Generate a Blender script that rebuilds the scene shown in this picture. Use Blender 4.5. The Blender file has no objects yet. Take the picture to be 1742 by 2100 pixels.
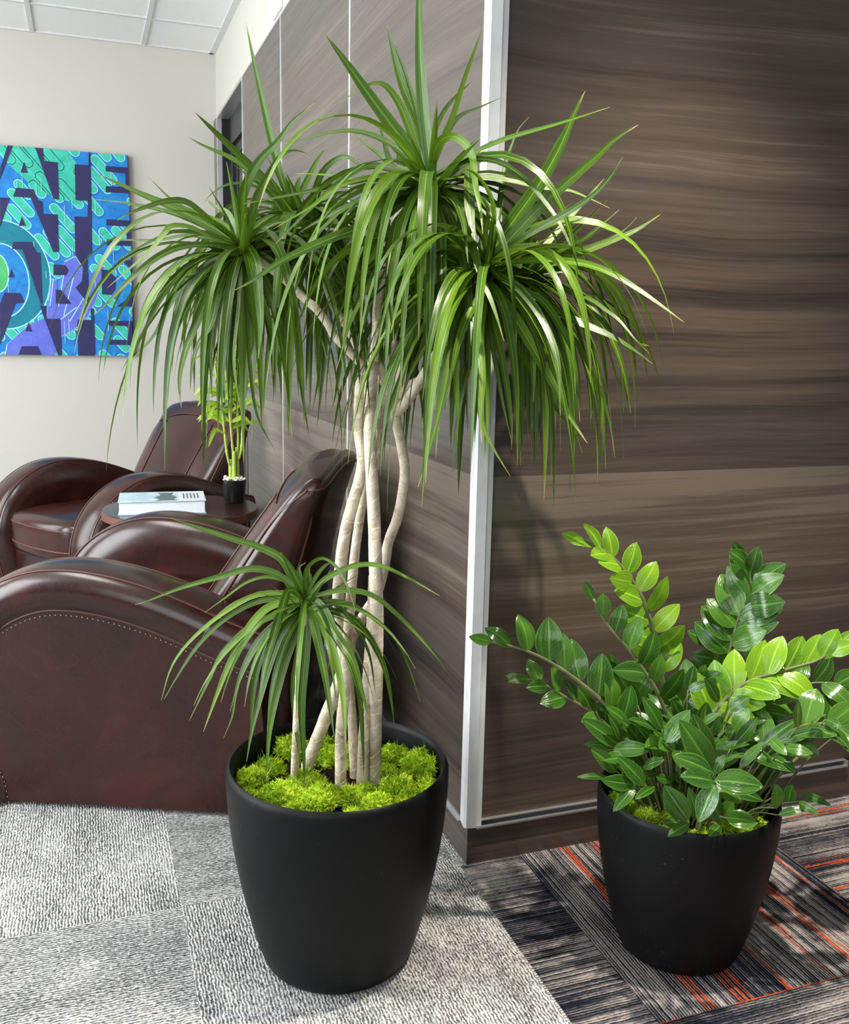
import bpy, math, random
from mathutils import Vector, Matrix, noise

# ------------------------------------------------------------------ camera
scene = bpy.context.scene
COL = scene.collection
cam_data = bpy.data.cameras.new('camera')
cam = bpy.data.objects.new('camera', cam_data)
COL.objects.link(cam)
scene.camera = cam
cam_data.sensor_fit = 'AUTO'
cam_data.sensor_width = 36.0
cam_data.lens = 36.0 * 1916.04 / 2100.0
cam_data.clip_start = 0.02
Rr = Vector((0.94092, -0.33799, 0.02076))
Rd = Vector((-0.04213, -0.17769, -0.98318))
Rf = Vector((0.33600, 0.92422, -0.18143))
m = Matrix((Rr, -Rd, -Rf)).transposed().to_4x4()
m.translation = Vector((-0.76212, -1.77103, 1.16))
cam.matrix_world = m

# ------------------------------------------------------------------ world, daylight, exposure
world = bpy.data.worlds.new('world')
scene.world = world
world.use_nodes = True
bg = world.node_tree.nodes['Background']
bg.inputs[0].default_value = (0.86, 0.94, 1.0, 1)
bg.inputs[1].default_value = 0.16


def area(name, loc, target, sx, sy, power, color):
    d = bpy.data.lights.new(name, 'AREA')
    d.shape = 'RECTANGLE'
    d.size, d.size_y = sx, sy
    d.energy = power
    d.color = color
    o = bpy.data.objects.new(name, d)
    COL.objects.link(o)
    o.location = loc
    o.rotation_euler = (Vector(target) - Vector(loc)).to_track_quat('-Z', 'Y').to_euler()
    return o


# tall window bays of the lounge, on the left of and behind the photographer
area('daylight_window', (-3.6, 0.0, 1.55), (0, 0.6, 0.8), 1.6, 2.3, 175, (0.92, 0.97, 1.0))
area('daylight_window', (-3.6, 2.4, 1.55), (0, 2.2, 0.7), 1.6, 2.3, 95, (0.92, 0.97, 1.0))
area('daylight_window', (-2.6, -3.3, 1.75), (-0.3, 0.5, 0.7), 2.0, 1.9, 48, (0.95, 0.98, 1.0))
# lit ceiling panel over the lounge seats
area('ceiling_panel_light', (-1.55, 0.35, 2.70), (-1.55, 0.35, 0), 0.57, 1.14, 36, (1.0, 0.97, 0.92))


def spot(name, loc, target, power, angle, blend, size, color):
    d = bpy.data.lights.new(name, 'SPOT')
    d.energy = power
    d.spot_size = math.radians(angle)
    d.spot_blend = blend
    d.shadow_soft_size = size
    d.color = color
    o = bpy.data.objects.new(name, d)
    COL.objects.link(o)
    o.location = loc
    o.rotation_euler = (Vector(target) - Vector(loc)).to_track_quat('-Z', 'Y').to_euler()
    return o


# recessed ceiling downlights in front of the wood wall
spot('ceiling_downlight', (0.40, -0.66, 2.70), (0.36, -0.50, 0), 400, 70, 0.9, 0.03, (1.0, 0.9, 0.77))

scene.view_settings.view_transform = 'Standard'
scene.view_settings.look = 'None'
scene.view_settings.exposure = 0.0
scene.view_settings.gamma = 1.0
scene.view_settings.use_curve_mapping = False
scene.cycles.max_bounces = 8
scene.cycles.transparent_max_bounces = 8


# ------------------------------------------------------------------ node helpers
class NT:
    def __init__(self, name):
        self.mat = bpy.data.materials.new(name)
        self.mat.use_nodes = True
        self.t = self.mat.node_tree
        self.b = self.t.nodes['Principled BSDF']
        self.out = self.t.nodes['Material Output']

    def n(self, kind, **kw):
        nd = self.t.nodes.new(kind)
        for k, v in kw.items():
            setattr(nd, k, v)
        return nd

    def link(self, a, b):
        self.t.links.new(a, b)

    def val(self, sock, v):
        if isinstance(v, bpy.types.NodeSocket):
            self.link(v, sock)
        else:
            sock.default_value = v

    def math(self, op, a, b=0.0, c=0.0, clamp=False):
        nd = self.n('ShaderNodeMath', operation=op)
        nd.use_clamp = clamp
        self.val(nd.inputs[0], a)
        self.val(nd.inputs[1], b)
        self.val(nd.inputs[2], c)
        return nd.outputs[0]

    def pos(self):
        g = self.n('ShaderNodeNewGeometry')
        s = self.n('ShaderNodeSeparateXYZ')
        self.link(g.outputs['Position'], s.inputs[0])
        return s.outputs[0], s.outputs[1], s.outputs[2]

    def obj(self):
        g = self.n('ShaderNodeTexCoord')
        return g.outputs['Object']

    def vec(self, x, y, z=0.0):
        c = self.n('ShaderNodeCombineXYZ')
        self.val(c.inputs[0], x)
        self.val(c.inputs[1], y)
        self.val(c.inputs[2], z)
        return c.outputs[0]

    def noise(self, v, scale=1.0, detail=4.0, rough=0.55, dist=0.0):
        nd = self.n('ShaderNodeTexNoise')
        if v is not None:
            self.link(v, nd.inputs['Vector'])
        nd.inputs['Scale'].default_value = scale
        nd.inputs['Detail'].default_value = detail
        nd.inputs['Roughness'].default_value = rough
        nd.inputs['Distortion'].default_value = dist
        return nd.outputs[0]

    def ramp(self, f, stops, interp='LINEAR'):
        nd = self.n('ShaderNodeValToRGB')
        nd.color_ramp.interpolation = interp
        el = nd.color_ramp.elements
        while len(el) < len(stops):
            el.new(0.5)
        for e, (p, c) in zip(el, stops):
            e.position = p
            e.color = (c[0], c[1], c[2], 1) if not isinstance(c, (int, float)) else (c, c, c, 1)
        self.link(f, nd.inputs[0])
        return nd.outputs[0]

    def mix(self, f, a, b, mode='MIX'):
        nd = self.n('ShaderNodeMix', data_type='RGBA', blend_type=mode)
        self.val(nd.inputs[0], f)
        for s, v in ((nd.inputs[6], a), (nd.inputs[7], b)):
            if isinstance(v, (tuple, list)):
                s.default_value = (v[0], v[1], v[2], 1)
            else:
                self.link(v, s)
        return nd.outputs[2]

    def bump(self, h, strength=0.3, dist=0.002):
        nd = self.n('ShaderNodeBump')
        nd.inputs['Strength'].default_value = strength
        nd.inputs['Distance'].default_value = dist
        self.link(h, nd.inputs['Height'])
        self.link(nd.outputs[0], self.b.inputs['Normal'])

    def set(self, color=None, rough=None, metal=None, spec=None, coat=None):
        if color is not None:
            if isinstance(color, (tuple, list)):
                self.b.inputs['Base Color'].default_value = (*color[:3], 1)
            else:
                self.link(color, self.b.inputs['Base Color'])
        if rough is not None:
            self.val(self.b.inputs['Roughness'], rough)
        if metal is not None:
            self.b.inputs['Metallic'].default_value = metal
        if spec is not None:
            self.b.inputs['Specular IOR Level'].default_value = spec
        if coat is not None:
            self.b.inputs['Coat Weight'].default_value = coat
            self.b.inputs['Coat Roughness'].default_value = 0.12
        return self.mat

    def translucent(self, color, f):
        tr = self.n('ShaderNodeBsdfTranslucent')
        self.val(tr.inputs[0], color if isinstance(color, bpy.types.NodeSocket) else (*color, 1))
        mx = self.n('ShaderNodeMixShader')
        mx.inputs[0].default_value = f
        self.link(self.b.outputs[0], mx.inputs[1])
        self.link(tr.outputs[0], mx.inputs[2])
        self.link(mx.outputs[0], self.out.inputs[0])


def simple(name, color, rough=0.5, metal=0.0, spec=0.5, var=0.06, scale=30.0):
    k = NT(name)
    f = k.noise(k.obj(), scale, 5)
    lo = [c * (1 - var) for c in color]
    hi = [min(1, c * (1 + var)) for c in color]
    return k.set(k.ramp(f, [(0.3, lo), (0.7, hi)]), rough, metal, spec)


# ------------------------------------------------------------------ materials
def mat_wood(name, gain=1.0, along=None):
    k = NT(name)
    x, y, z = k.pos()
    h = k.math('SUBTRACT', x, y) if along is None else (x if along == 'x' else y)
    plank = k.math('FLOOR', k.math('DIVIDE', k.math('ADD', z, -0.34), 0.54))
    hs = k.math('ADD', h, k.math('MULTIPLY', plank, 3.37))
    wob = k.noise(k.vec(k.math('MULTIPLY', hs, 0.6), k.math('MULTIPLY', z, 0.9), 0.0), 1.0, 2)
    zz = k.math('ADD', z, k.math('MULTIPLY', k.math('SUBTRACT', wob, 0.5), 0.13))
    zz = k.math('ADD', zz, k.math('MULTIPLY', plank, 1.73))
    broad = k.noise(k.vec(k.math('MULTIPLY', hs, 0.6), k.math('MULTIPLY', zz, 15.0)), 1.0, 5, 0.6, 0.3)
    fine = k.noise(k.vec(k.math('MULTIPLY', hs, 1.5), k.math('MULTIPLY', zz, 120.0)), 1.0, 6, 0.65, 0.4)
    hair = k.noise(k.vec(k.math('MULTIPLY', hs, 9.0), k.math('MULTIPLY', zz, 520.0)), 1.0, 3, 0.6)
    wn = k.n('ShaderNodeTexWhiteNoise', noise_dimensions='1D')
    k.link(plank, wn.inputs['W'])
    f = k.math('ADD', k.math('MULTIPLY', broad, 0.88), k.math('MULTIPLY', fine, 0.44))
    f = k.math('ADD', f, k.math('MULTIPLY', hair, 0.16))
    f = k.math('ADD', f, k.math('MULTIPLY', k.math('SUBTRACT', wn.outputs[0], 0.5), 0.16))
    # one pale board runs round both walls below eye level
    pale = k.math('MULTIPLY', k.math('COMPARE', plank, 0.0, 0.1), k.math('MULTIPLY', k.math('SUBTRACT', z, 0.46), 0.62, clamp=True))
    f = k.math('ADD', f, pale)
    g = gain
    c = k.ramp(f, [(0.46, (.020 * g, .0152 * g, .0128 * g)), (0.60, (.050 * g, .0365 * g, .0285 * g)),
                   (0.74, (.092 * g, .066 * g, .050 * g)), (0.88, (.120 * g, .089 * g, .068 * g)), (1.0, (.19 * g, .148 * g, .116 * g))])
    tone = k.noise(k.vec(k.math('MULTIPLY', hs, 0.7), k.math('MULTIPLY', zz, 4.0), 5.0), 1.0, 2)
    c = k.mix(k.ramp(tone, [(0.4, 0.0), (0.65, 0.55)]), c, k.mix(0.5, c, (.06 * g, .062 * g, .066 * g)))
    k.set(c, k.ramp(fine, [(0.3, 0.38), (0.7, 0.27)]), 0.0, 0.5, 0.35)
    k.b.inputs['Coat Roughness'].default_value = 0.24
    k.bump(k.math('ADD', fine, hair), 0.10, 0.001)
    return k.mat


def tile_axes(k, x0, y0, size=0.6):
    x, y, z = k.pos()
    tx = k.math('FLOOR', k.math('DIVIDE', k.math('SUBTRACT', x, x0), size))
    ty = k.math('FLOOR', k.math('DIVIDE', k.math('SUBTRACT', y, y0), size))
    par = k.math('ABSOLUTE', k.math('MODULO', k.math('ADD', tx, ty), 2.0))
    par = k.math('GREATER_THAN', par, 0.5)
    inv = k.math('SUBTRACT', 1.0, par)
    # a runs along the yarn rows, c runs across them
    a = k.math('ADD', k.math('MULTIPLY', par, x), k.math('MULTIPLY', inv, y))
    c = k.math('ADD', k.math('MULTIPLY', par, y), k.math('MULTIPLY', inv, x))
    seed = k.math('ADD', k.math('MULTIPLY', tx, 7.31), k.math('MULTIPLY', ty, 3.17))
    return x, y, a, c, seed, par


def mat_carpet_grey():
    k = NT('grey loop carpet')
    x, y, a, c, seed, par = tile_axes(k, -0.02, 0.034)
    wig = k.math('MULTIPLY', k.math('SUBTRACT', k.noise(k.vec(x, y, seed), 60.0, 2), 0.5), 0.010)
    cc = k.math('ADD', c, wig)
    rows = k.math('SINE', k.math('MULTIPLY', cc, 2 * math.pi / 0.0062))
    loops = k.noise(k.vec(k.math('MULTIPLY', a, 120.0), k.math('MULTIPLY', cc, 270.0), seed), 1.0, 3, 0.6)
    speck = k.noise(k.vec(x, y, seed), 190.0, 3, 0.7)
    cloud = k.noise(k.vec(k.math('MULTIPLY', a, 3.0), k.math('MULTIPLY', c, 9.0), seed), 1.0, 4, 0.6)
    swirl = k.noise(k.vec(x, y, k.math('MULTIPLY', seed, 0.2)), 6.0, 3)
    rw = k.math('MULTIPLY', rows, k.math('ADD', 0.05, k.math('MULTIPLY', swirl, 0.22)))
    f = k.math('ADD', k.math('MULTIPLY', loops, 0.95), k.math('MULTIPLY', speck, 0.75))
    f = k.math('ADD', f, rw)
    f = k.math('ADD', f, k.math('MULTIPLY', k.math('SUBTRACT', cloud, 0.5), 0.45))
    col = k.ramp(f, [(0.58, (.050, .051, .052)), (0.76, (.18, .18, .178)), (0.92, (.41, .41, .40)), (1.0, (.60, .60, .585))])
    k.set(col, 0.95, 0, 0.1)
    k.bump(f, 0.8, 0.004)
    return k.mat


def mat_carpet_dark():
    k = NT('navy and grey striped carpet with orange yarns')
    x, y, a, c, seed, par = tile_axes(k, 0.13, -0.566)
    wig = k.math('MULTIPLY', k.math('SUBTRACT', k.noise(k.vec(x, y, seed), 45.0, 2), 0.5), 0.004)
    cc = k.math('ADD', c, wig)
    row = k.math('FLOOR', k.math('DIVIDE', cc, 0.0058))
    prof = k.math('SINE', k.math('MULTIPLY', cc, 2 * math.pi / 0.0058))
    wn = k.n('ShaderNodeTexWhiteNoise', noise_dimensions='2D')
    k.link(k.vec(row, seed), wn.inputs['Vector'])
    rnd = wn.outputs[0]
    loops = k.noise(k.vec(k.math('MULTIPLY', a, 130.0), k.math('MULTIPLY', cc, 260.0), seed), 1.0, 3, 0.65)
    ombre = k.noise(k.vec(k.math('MULTIPLY', a, 3.2), k.math('MULTIPLY', c, 6.0), seed), 1.0, 3, 0.55)
    run = k.noise(k.vec(k.math('MULTIPLY', a, 5.0), k.math('MULTIPLY', row, 3.7), seed), 1.0, 1)
    f = k.math('ADD', k.math('MULTIPLY', ombre, 1.05), k.math('MULTIPLY', rnd, 0.24))
    f = k.math('ADD', f, k.math('MULTIPLY', loops, 0.38))
    f = k.math('ADD', f, k.math('MULTIPLY', prof, 0.085))
    col = k.ramp(f, [(0.56, (.006, .009, .017)), (0.72, (.018, .023, .036)), (0.82, (.10, .090, .092)), (0.94, (.28, .25, .24)), (1.0, (.46, .42, .40))])
    band = k.noise(k.vec(k.math('MULTIPLY', c, 14.0), k.math('MULTIPLY', seed, 3.1), 2.0), 1.0, 1)
    om = k.math('MULTIPLY', k.math('GREATER_THAN', band, 0.56), k.math('GREATER_THAN', rnd, 0.28))
    om = k.math('MULTIPLY', om, k.math('GREATER_THAN', k.math('ADD', run, k.math('MULTIPLY', loops, 0.25)), 0.60))
    om = k.math('MULTIPLY', om, k.math('GREATER_THAN', prof, -0.75))
    orange = k.ramp(loops, [(0.35, (.34, .045, .015)), (0.65, (.75, .13, .045))])
    col = k.mix(om, col, orange)
    k.set(col, 0.95, 0, 0.1)
    k.bump(k.math('ADD', k.math('MULTIPLY', prof, 0.4), loops), 0.9, 0.004)
    return k.mat


def mat_leather():
    k = NT('dark brown leather')
    p = k.obj()
    big = k.noise(p, 4.0, 4, 0.6, 0.6)
    veins = k.noise(p, 17.0, 10, 0.78, 0.8)
    grain = k.noise(p, 260.0, 4, 0.6)
    c = k.ramp(big, [(0.3, (.017, .0052, .0040)), (0.55, (.030, .0078, .0057)), (0.75, (.066, .0122, .0078))])
    v = k.ramp(veins, [(0.485, 0.0), (0.5, 0.26), (0.515, 0.0)])
    c = k.mix(v, c, (.060, .030, .024))
    k.set(c, k.math('ADD', 0.13, k.math('MULTIPLY', veins, 0.20)), 0, 0.48)
    k.bump(k.math('ADD', k.math('MULTIPLY', grain, 0.5), veins), 0.04, 0.002)
    return k.mat


def mat_leaf(name, dark, mid, light, rough, tip, trans, cream=0.0, veins=False):
    k = NT(name)
    uvn = k.n('ShaderNodeTexCoord')
    s = k.n('ShaderNodeSeparateXYZ')
    k.link(uvn.outputs['UV'], s.inputs[0])
    u, v = s.outputs[0], s.outputs[1]
    g = k.n('ShaderNodeNewGeometry')
    rnd = g.outputs['Random Per Island']
    c = k.ramp(rnd, [(0.0, dark), (0.6, mid), (1.0, light)])
    st = k.noise(k.vec(k.math('MULTIPLY', u, 7.0), k.math('MULTIPLY', v, 0.8), k.math('MULTIPLY', rnd, 50.0)), 1.0, 3)
    c = k.mix(k.ramp(st, [(0.38, 0.0), (0.7, 0.7)]), c, light)
    d = k.math('ABSOLUTE', k.math('SUBTRACT', u, 0.5))
    rib = k.ramp(d, [(0.0, 0.75), (0.055, 0.0)])
    c = k.mix(rib, c, [min(1, q * 1.7 + .03) for q in light])
    if veins:
        w = k.math('SINE', k.math('MULTIPLY', k.math('SUBTRACT', v, k.math('MULTIPLY', d, 0.45)), 62.0))
        c = k.mix(k.ramp(w, [(0.80, 0.0), (1.0, 0.28)]), c, [min(1, q * 1.3) for q in light])
        edge = k.ramp(d, [(0.45, 0.0), (0.5, 0.5)])
        c = k.mix(edge, c, [min(1, q * 1.9) for q in light])
    tv = k.math('ADD', v, k.math('MULTIPLY', k.math('SUBTRACT', rnd, 0.5), 0.09))
    c = k.mix(k.ramp(tv, [(tip, 0.0), (min(1, tip + .07), 0.85)]), c, (.36, .30, .07))
    k.set(c, rough, 0, 0.36 if not veins else 0.5)
    k.translucent(k.mix(0.6, c, (.22, .42, .03)), trans)
    nn = k.noise(k.vec(k.math('MULTIPLY', u, 14.0), k.math('MULTIPLY', v, 3.0), rnd), 1.0, 2)
    k.bump(nn, 0.35, 0.002)
    return k.mat


def mat_trunk():
    k = NT('pale ringed bark')
    uvn = k.n('ShaderNodeTexCoord')
    s = k.n('ShaderNodeSeparateXYZ')
    k.link(uvn.outputs['UV'], s.inputs[0])
    u, v = s.outputs[0], s.outputs[1]
    ang = k.math('MULTIPLY', u, 2 * math.pi)
    skew = k.math('MULTIPLY', k.math('SINE', ang), 0.008)
    nz = k.noise(k.obj(), 28.0, 4)
    vv = k.math('ADD', k.math('ADD', v, skew), k.math('MULTIPLY', nz, 0.05))
    ring = k.math('FRACT', k.math('DIVIDE', vv, 0.026))
    line = k.ramp(ring, [(0.0, 0.0), (0.04, 1.0), (0.10, 1.0), (0.16, 0.0)])
    blot = k.noise(k.obj(), 45.0, 5, 0.65)
    c = k.ramp(blot, [(0.3, (.42, .32, .22)), (0.48, (.66, .56, .43)), (0.7, (.78, .69, .56))])
    br = k.ramp(k.noise(k.obj(), 14.0, 4), [(0.55, 0.0), (0.72, 0.7)])
    c = k.mix(br, c, (.33, .20, .13))
    c = k.mix(k.math('MULTIPLY', line, 0.85), c, (.82, .74, .60))
    k.set(c, 0.75, 0, 0.25)
    k.bump(k.math('ADD', line, k.math('MULTIPLY', blot, 0.9)), 0.35, 0.003)
    return k.mat


def mat_moss():
    k = NT('bright reindeer moss')
    g = k.n('ShaderNodeNewGeometry')
    rnd = g.outputs['Random Per Island']
    x, y, z = k.pos()
    cl = k.noise(k.vec(x, y, z), 22.0, 3)
    f = k.math('ADD', k.math('MULTIPLY', rnd, 0.4), k.math('MULTIPLY', cl, 0.6))
    c = k.ramp(f, [(0.25, (.10, .22, .008)), (0.46, (.36, .58, .022)), (0.66, (.80, .92, .10))])
    k.set(c, 0.9, 0, 0.1)
    k.translucent(c, 0.30)
    return k.mat


def mat_pot():
    k = NT('matte black planter plastic')
    x, y, z = k.pos()
    sp = k.noise(k.obj(), 190.0, 2, 0.5)
    patch = k.noise(k.vec(k.math('MULTIPLY', x, 14.0), k.math('MULTIPLY', y, 14.0), k.math('MULTIPLY', z, 5.0)), 1.0, 2)
    mk = k.math('MULTIPLY', k.ramp(sp, [(0.66, 0.0), (0.72, 1.0)]), k.ramp(patch, [(0.52, 0.0), (0.66, 0.45)]))
    c = k.mix(mk, (.0050, .0055, .0060), (.07, .078, .082))
    k.set(c, k.math('ADD', 0.40, k.math('MULTIPLY', k.noise(k.obj(), 9.0, 4), 0.14)), 0, 0.15)
    k.bump(k.noise(k.obj(), 420.0, 2), 0.06, 0.001)
    return k.mat


def mat_ceiling_tile():
    k = NT('speckled ceiling tile')
    f = k.noise(k.obj(), 210.0, 4, 0.7)
    k.set(k.ramp(f, [(0.3, (.80, .80, .78)), (0.6, (.90, .895, .875))]), 0.9, 0, 0.1)
    k.bump(f, 0.25, 0.002)
    return k.mat


def mat_paint(name, col):
    k = NT(name)
    f = k.noise(k.obj(), 330.0, 3)
    k.set(k.ramp(f, [(0.3, [c * .97 for c in col]), (0.7, col)]), 0.8, 0, 0.2)
    k.bump(f, 0.08, 0.001)
    return k.mat


def mat_artwash(name, a, b):
    k = NT(name)
    f = k.noise(k.obj(), 14.0, 5, 0.65, 1.0)
    k.set(k.ramp(f, [(0.3, a), (0.7, b)]), 0.55, 0, 0.3)
    return k.mat


M = dict(
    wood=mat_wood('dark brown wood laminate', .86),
    carpet=mat_carpet_grey(), carpet2=mat_carpet_dark(), leather=mat_leather(),
    wall=mat_paint('greige wall paint', (.575, .545, .495)), soffit=mat_paint('off white paint', (.62, .60, .535)),
    tile=mat_ceiling_tile(), grid=simple('white grid metal', (.66, .66, .65), .45),
    alu=simple('satin aluminium', (.66, .67, .68), .36, 0.85, .5, .04), white=simple('white trim', (.70, .71, .72), .35),
    black=simple('black door metal', (.010, .010, .011), .35), darkwood=simple('dark table wood', (.030, .014, .010), .16, 0, .6, .25, 14),
    redwood=simple('red brown table edge', (.13, .050, .032), .3, 0, .5, .25, 14),
    piping=simple('rust brown piping', (.075, .022, .014), .4), thread=simple('pale stitching thread', (.45, .28, .22), .7),
    pot=mat_pot(), soil=simple('dark potting soil', (.018, .012, .008), .95, 0, .1, .5, 90),
    trunk=mat_trunk(), moss=mat_moss(),
    leaf=mat_leaf('long green leaf', (.008, .030, .005), (.028, .080, .006), (.125, .235, .012), .29, .93, .12),
    zz=mat_leaf('glossy dark leaflet', (.008, .038, .008), (.019, .075, .010), (.075, .19, .018), .17, 1.2, .14, veins=True),
    zz_backlit=mat_leaf('glossy leaflet painted backlit', (.07, .19, .014), (.13, .30, .016), (.24, .44, .02), .22, 1.2, .30, veins=True),  # same leaflet in lighter green, standing in for light shining through it
    stem=simple('green brown stalk', (.12, .14, .05), .5, 0, .4, .3, 50),
    bamboo=simple('yellow green cane', (.34, .46, .07), .35, 0, .5, .2, 60),
    bleaf=mat_leaf('bright bamboo leaf', (.22, .40, .02), (.32, .52, .03), (.45, .62, .06), .35, 1.2, .35),
    pebble=simple('cream pebbles', (.72, .70, .58), .6, 0, .4, .15, 80),
    cup=simple('black ceramic', (.010, .010, .011), .25),
    paper=simple('white book pages', (.80, .84, .88), .6, 0, .3, .04, 200),
    cover=mat_artwash('pale blue book cover', (.30, .45, .52), (.55, .66, .72)),
    print=simple('grey cover print', (.10, .13, .14), .5), coverpale=simple('pale cover print', (.72, .78, .82), .3),
    navy=mat_artwash('navy paint', (.020, .018, .085), (.030, .026, .115)),
    blue=mat_artwash('blue paint', (.005, .13, .46), (.02, .27, .66)),
    green=mat_artwash('sea green paint', (.02, .38, .29), (.07, .60, .44)),
    line=simple('pale blue line paint', (.42, .82, .84), .5), teal=mat_artwash('teal paint', (.003, .16, .24), (.006, .22, .30)),
    violet=mat_artwash('violet paint', (.09, .12, .55), (.14, .18, .68)), lime=mat_artwash('green paint', (.05, .40, .12), (.10, .50, .16)),
)


# ------------------------------------------------------------------ mesh helpers
class MB:
    def __init__(self):
        self.v, self.f, self.uv, self.mi, self.cur = [], [], [], [], 0

    def vert(self, p, uv=(0, 0)):
        self.v.append(tuple(p))
        self.uv.append(uv)
        return len(self.v) - 1

    def face(self, idx):
        self.f.append(tuple(idx))
        self.mi.append(self.cur)

    def grid(self, rows, uvs=None, close=False):
        ids = []
        for i, r in enumerate(rows):
            ids.append([self.vert(p, uvs[i][j] if uvs else (0, 0)) for j, p in enumerate(r)])
        n = len(rows[0])
        for i in range(len(rows) - 1):
            for j in range(n if close else n - 1):
                k = (j + 1) % n
                self.face((ids[i][j], ids[i][k], ids[i + 1][k], ids[i + 1][j]))
        return ids

    def box(self, a, b):
        (x0, y0, z0), (x1, y1, z1) = a, b
        i = [self.vert(p) for p in ((x0, y0, z0), (x1, y0, z0), (x1, y1, z0), (x0, y1, z0), (x0, y0, z1), (x1, y0, z1), (x1, y1, z1), (x0, y1, z1))]
        for q in ((0, 3, 2, 1), (4, 5, 6, 7), (0, 1, 5, 4), (1, 2, 6, 5), (2, 3, 7, 6), (3, 0, 4, 7)):
            self.face([i[t] for t in q])

    def prism(self, poly, axis, a, b):
        # poly: 2D points; axis 'y' gives (p0, t, p1), 'z' gives (p0, p1, t)
        def mk(p, t):
            return (p[0], t, p[1]) if axis == 'y' else (p[0], p[1], t)
        lo = [self.vert(mk(p, a)) for p in poly]
        hi = [self.vert(mk(p, b)) for p in poly]
        n = len(poly)
        self.face(lo[::-1])
        self.face(hi)
        for i in range(n):
            k = (i + 1) % n
            self.face((lo[i], lo[k], hi[k], hi[i]))

    def tube(self, pts, rad, seg=10, cap=True, v0=0.0):
        pts = [Vector(p) for p in pts]
        n = len(pts)
        rad = rad if isinstance(rad, (list, tuple)) else [rad] * n
        t = (pts[1] - pts[0]).normalized()
        ref = Vector((0, 0, 1)) if abs(t.z) < 0.9 else Vector((1, 0, 0))
        nx = t.cross(ref).normalized()
        rows, uvs, L = [], [], v0
        for i in range(n):
            tt = (pts[min(i + 1, n - 1)] - pts[max(i - 1, 0)]).normalized()
            nx = (nx - tt * nx.dot(tt)).normalized()
            ny = tt.cross(nx)
            if i:
                L += (pts[i] - pts[i - 1]).length
            rows.append([pts[i] + (nx * math.cos(2 * math.pi * j / seg) + ny * math.sin(2 * math.pi * j / seg)) * rad[i] for j in range(seg)])
            uvs.append([(j / seg, L) for j in range(seg)])
        ids = self.grid(rows, uvs, close=True)
        if cap:
            self.face(ids[0][::-1])
            self.face(ids[-1])

    def lathe(self, prof, c=(0, 0, 0), seg=72):
        rows = [[(c[0] + r * math.cos(2 * math.pi * j / seg), c[1] + r * math.sin(2 * math.pi * j / seg), c[2] + z) for j in range(seg)] for r, z in prof]
        ids = self.grid(rows, None, close=True)
        return ids

    def build(self, name, mats, parent=None, smooth=True, local=False):
        me = bpy.data.meshes.new(name)
        off = Vector((0, 0, 0))
        if parent is not None and not local:
            off = Vector(parent.get('origin', (0, 0, 0)))
        me.from_pydata([tuple(Vector(p) - off) for p in self.v], [], self.f)
        ul = me.uv_layers.new(name='UVMap')
        for lp in me.loops:
            ul.data[lp.index].uv = self.uv[lp.vertex_index]
        mats = mats if isinstance(mats, (list, tuple)) else [mats]
        for q in mats:
            me.materials.append(q)
        me.polygons.foreach_set('material_index', self.mi)
        if smooth:
            me.polygons.foreach_set('use_smooth', [True] * len(me.polygons))
        me.update()
        o = bpy.data.objects.new(name, me)
        COL.objects.link(o)
        if parent is not None:
            o.parent = parent
            if parent.get('origin') is not None:
                o['origin'] = parent['origin']
        return o


def autosmooth(o, ang=40):
    mod = o.modifiers.new('edges', 'EDGE_SPLIT')
    mod.split_angle = math.radians(ang)
    return o


def bevel(o, w, seg=3):
    mod = o.modifiers.new('bevel', 'BEVEL')
    mod.width = w
    mod.segments = seg
    mod.limit_method = 'ANGLE'
    return o


def thing(name, label, cat, loc, rz=0.0, group=None, local=False):
    o = bpy.data.objects.new(name, None)
    COL.objects.link(o)
    o.empty_display_size = 0.05
    o.location = loc
    o.rotation_euler = (0, 0, rz)
    o['label'] = label
    o['category'] = cat
    if group:
        o['group'] = group
    if not local:
        o['origin'] = tuple(loc)
    return o


def tag(o, label, cat, group=None):
    o['label'] = label
    o['category'] = cat
    if group:
        o['group'] = group
    return o


def struct(o, label=None):
    o['kind'] = 'structure'
    if label:
        o['label'] = label
    return o


def boxes(name, mat, lst, parent=None, bev=0.0, local=False):
    b = MB()
    for a, c in lst:
        b.box(a, c)
    o = b.build(name, mat, parent, smooth=False, local=local)
    if bev:
        bevel(o, bev)
    return o


def crv(pts, n):
    """Catmull-Rom through the points, n samples evenly spaced in parameter length."""
    P = [Vector(p) for p in pts]
    if len(P) == 2:
        return [P[0].lerp(P[1], i / (n - 1)) for i in range(n)]
    cum = [0.0]
    for a, b in zip(P, P[1:]):
        cum.append(cum[-1] + max((b - a).length, 1e-6))
    out = []
    E = [P[0] * 2 - P[1]] + P + [P[-1] * 2 - P[-2]]
    k = 0
    for i in range(n):
        s = cum[-1] * i / (n - 1)
        while k < len(P) - 2 and s > cum[k + 1]:
            k += 1
        t = (s - cum[k]) / (cum[k + 1] - cum[k])
        p0, p1, p2, p3 = E[k], E[k + 1], E[k + 2], E[k + 3]
        out.append(0.5 * ((2 * p1) + (p2 - p0) * t + (2 * p0 - 5 * p1 + 4 * p2 - p3) * t * t + (3 * p1 - p0 - 3 * p2 + p3) * t ** 3))
    return out


WZ = 2.367      # top of the wood panels
CZ = 2.733      # ceiling
BY = 4.005      # back wall

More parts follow.
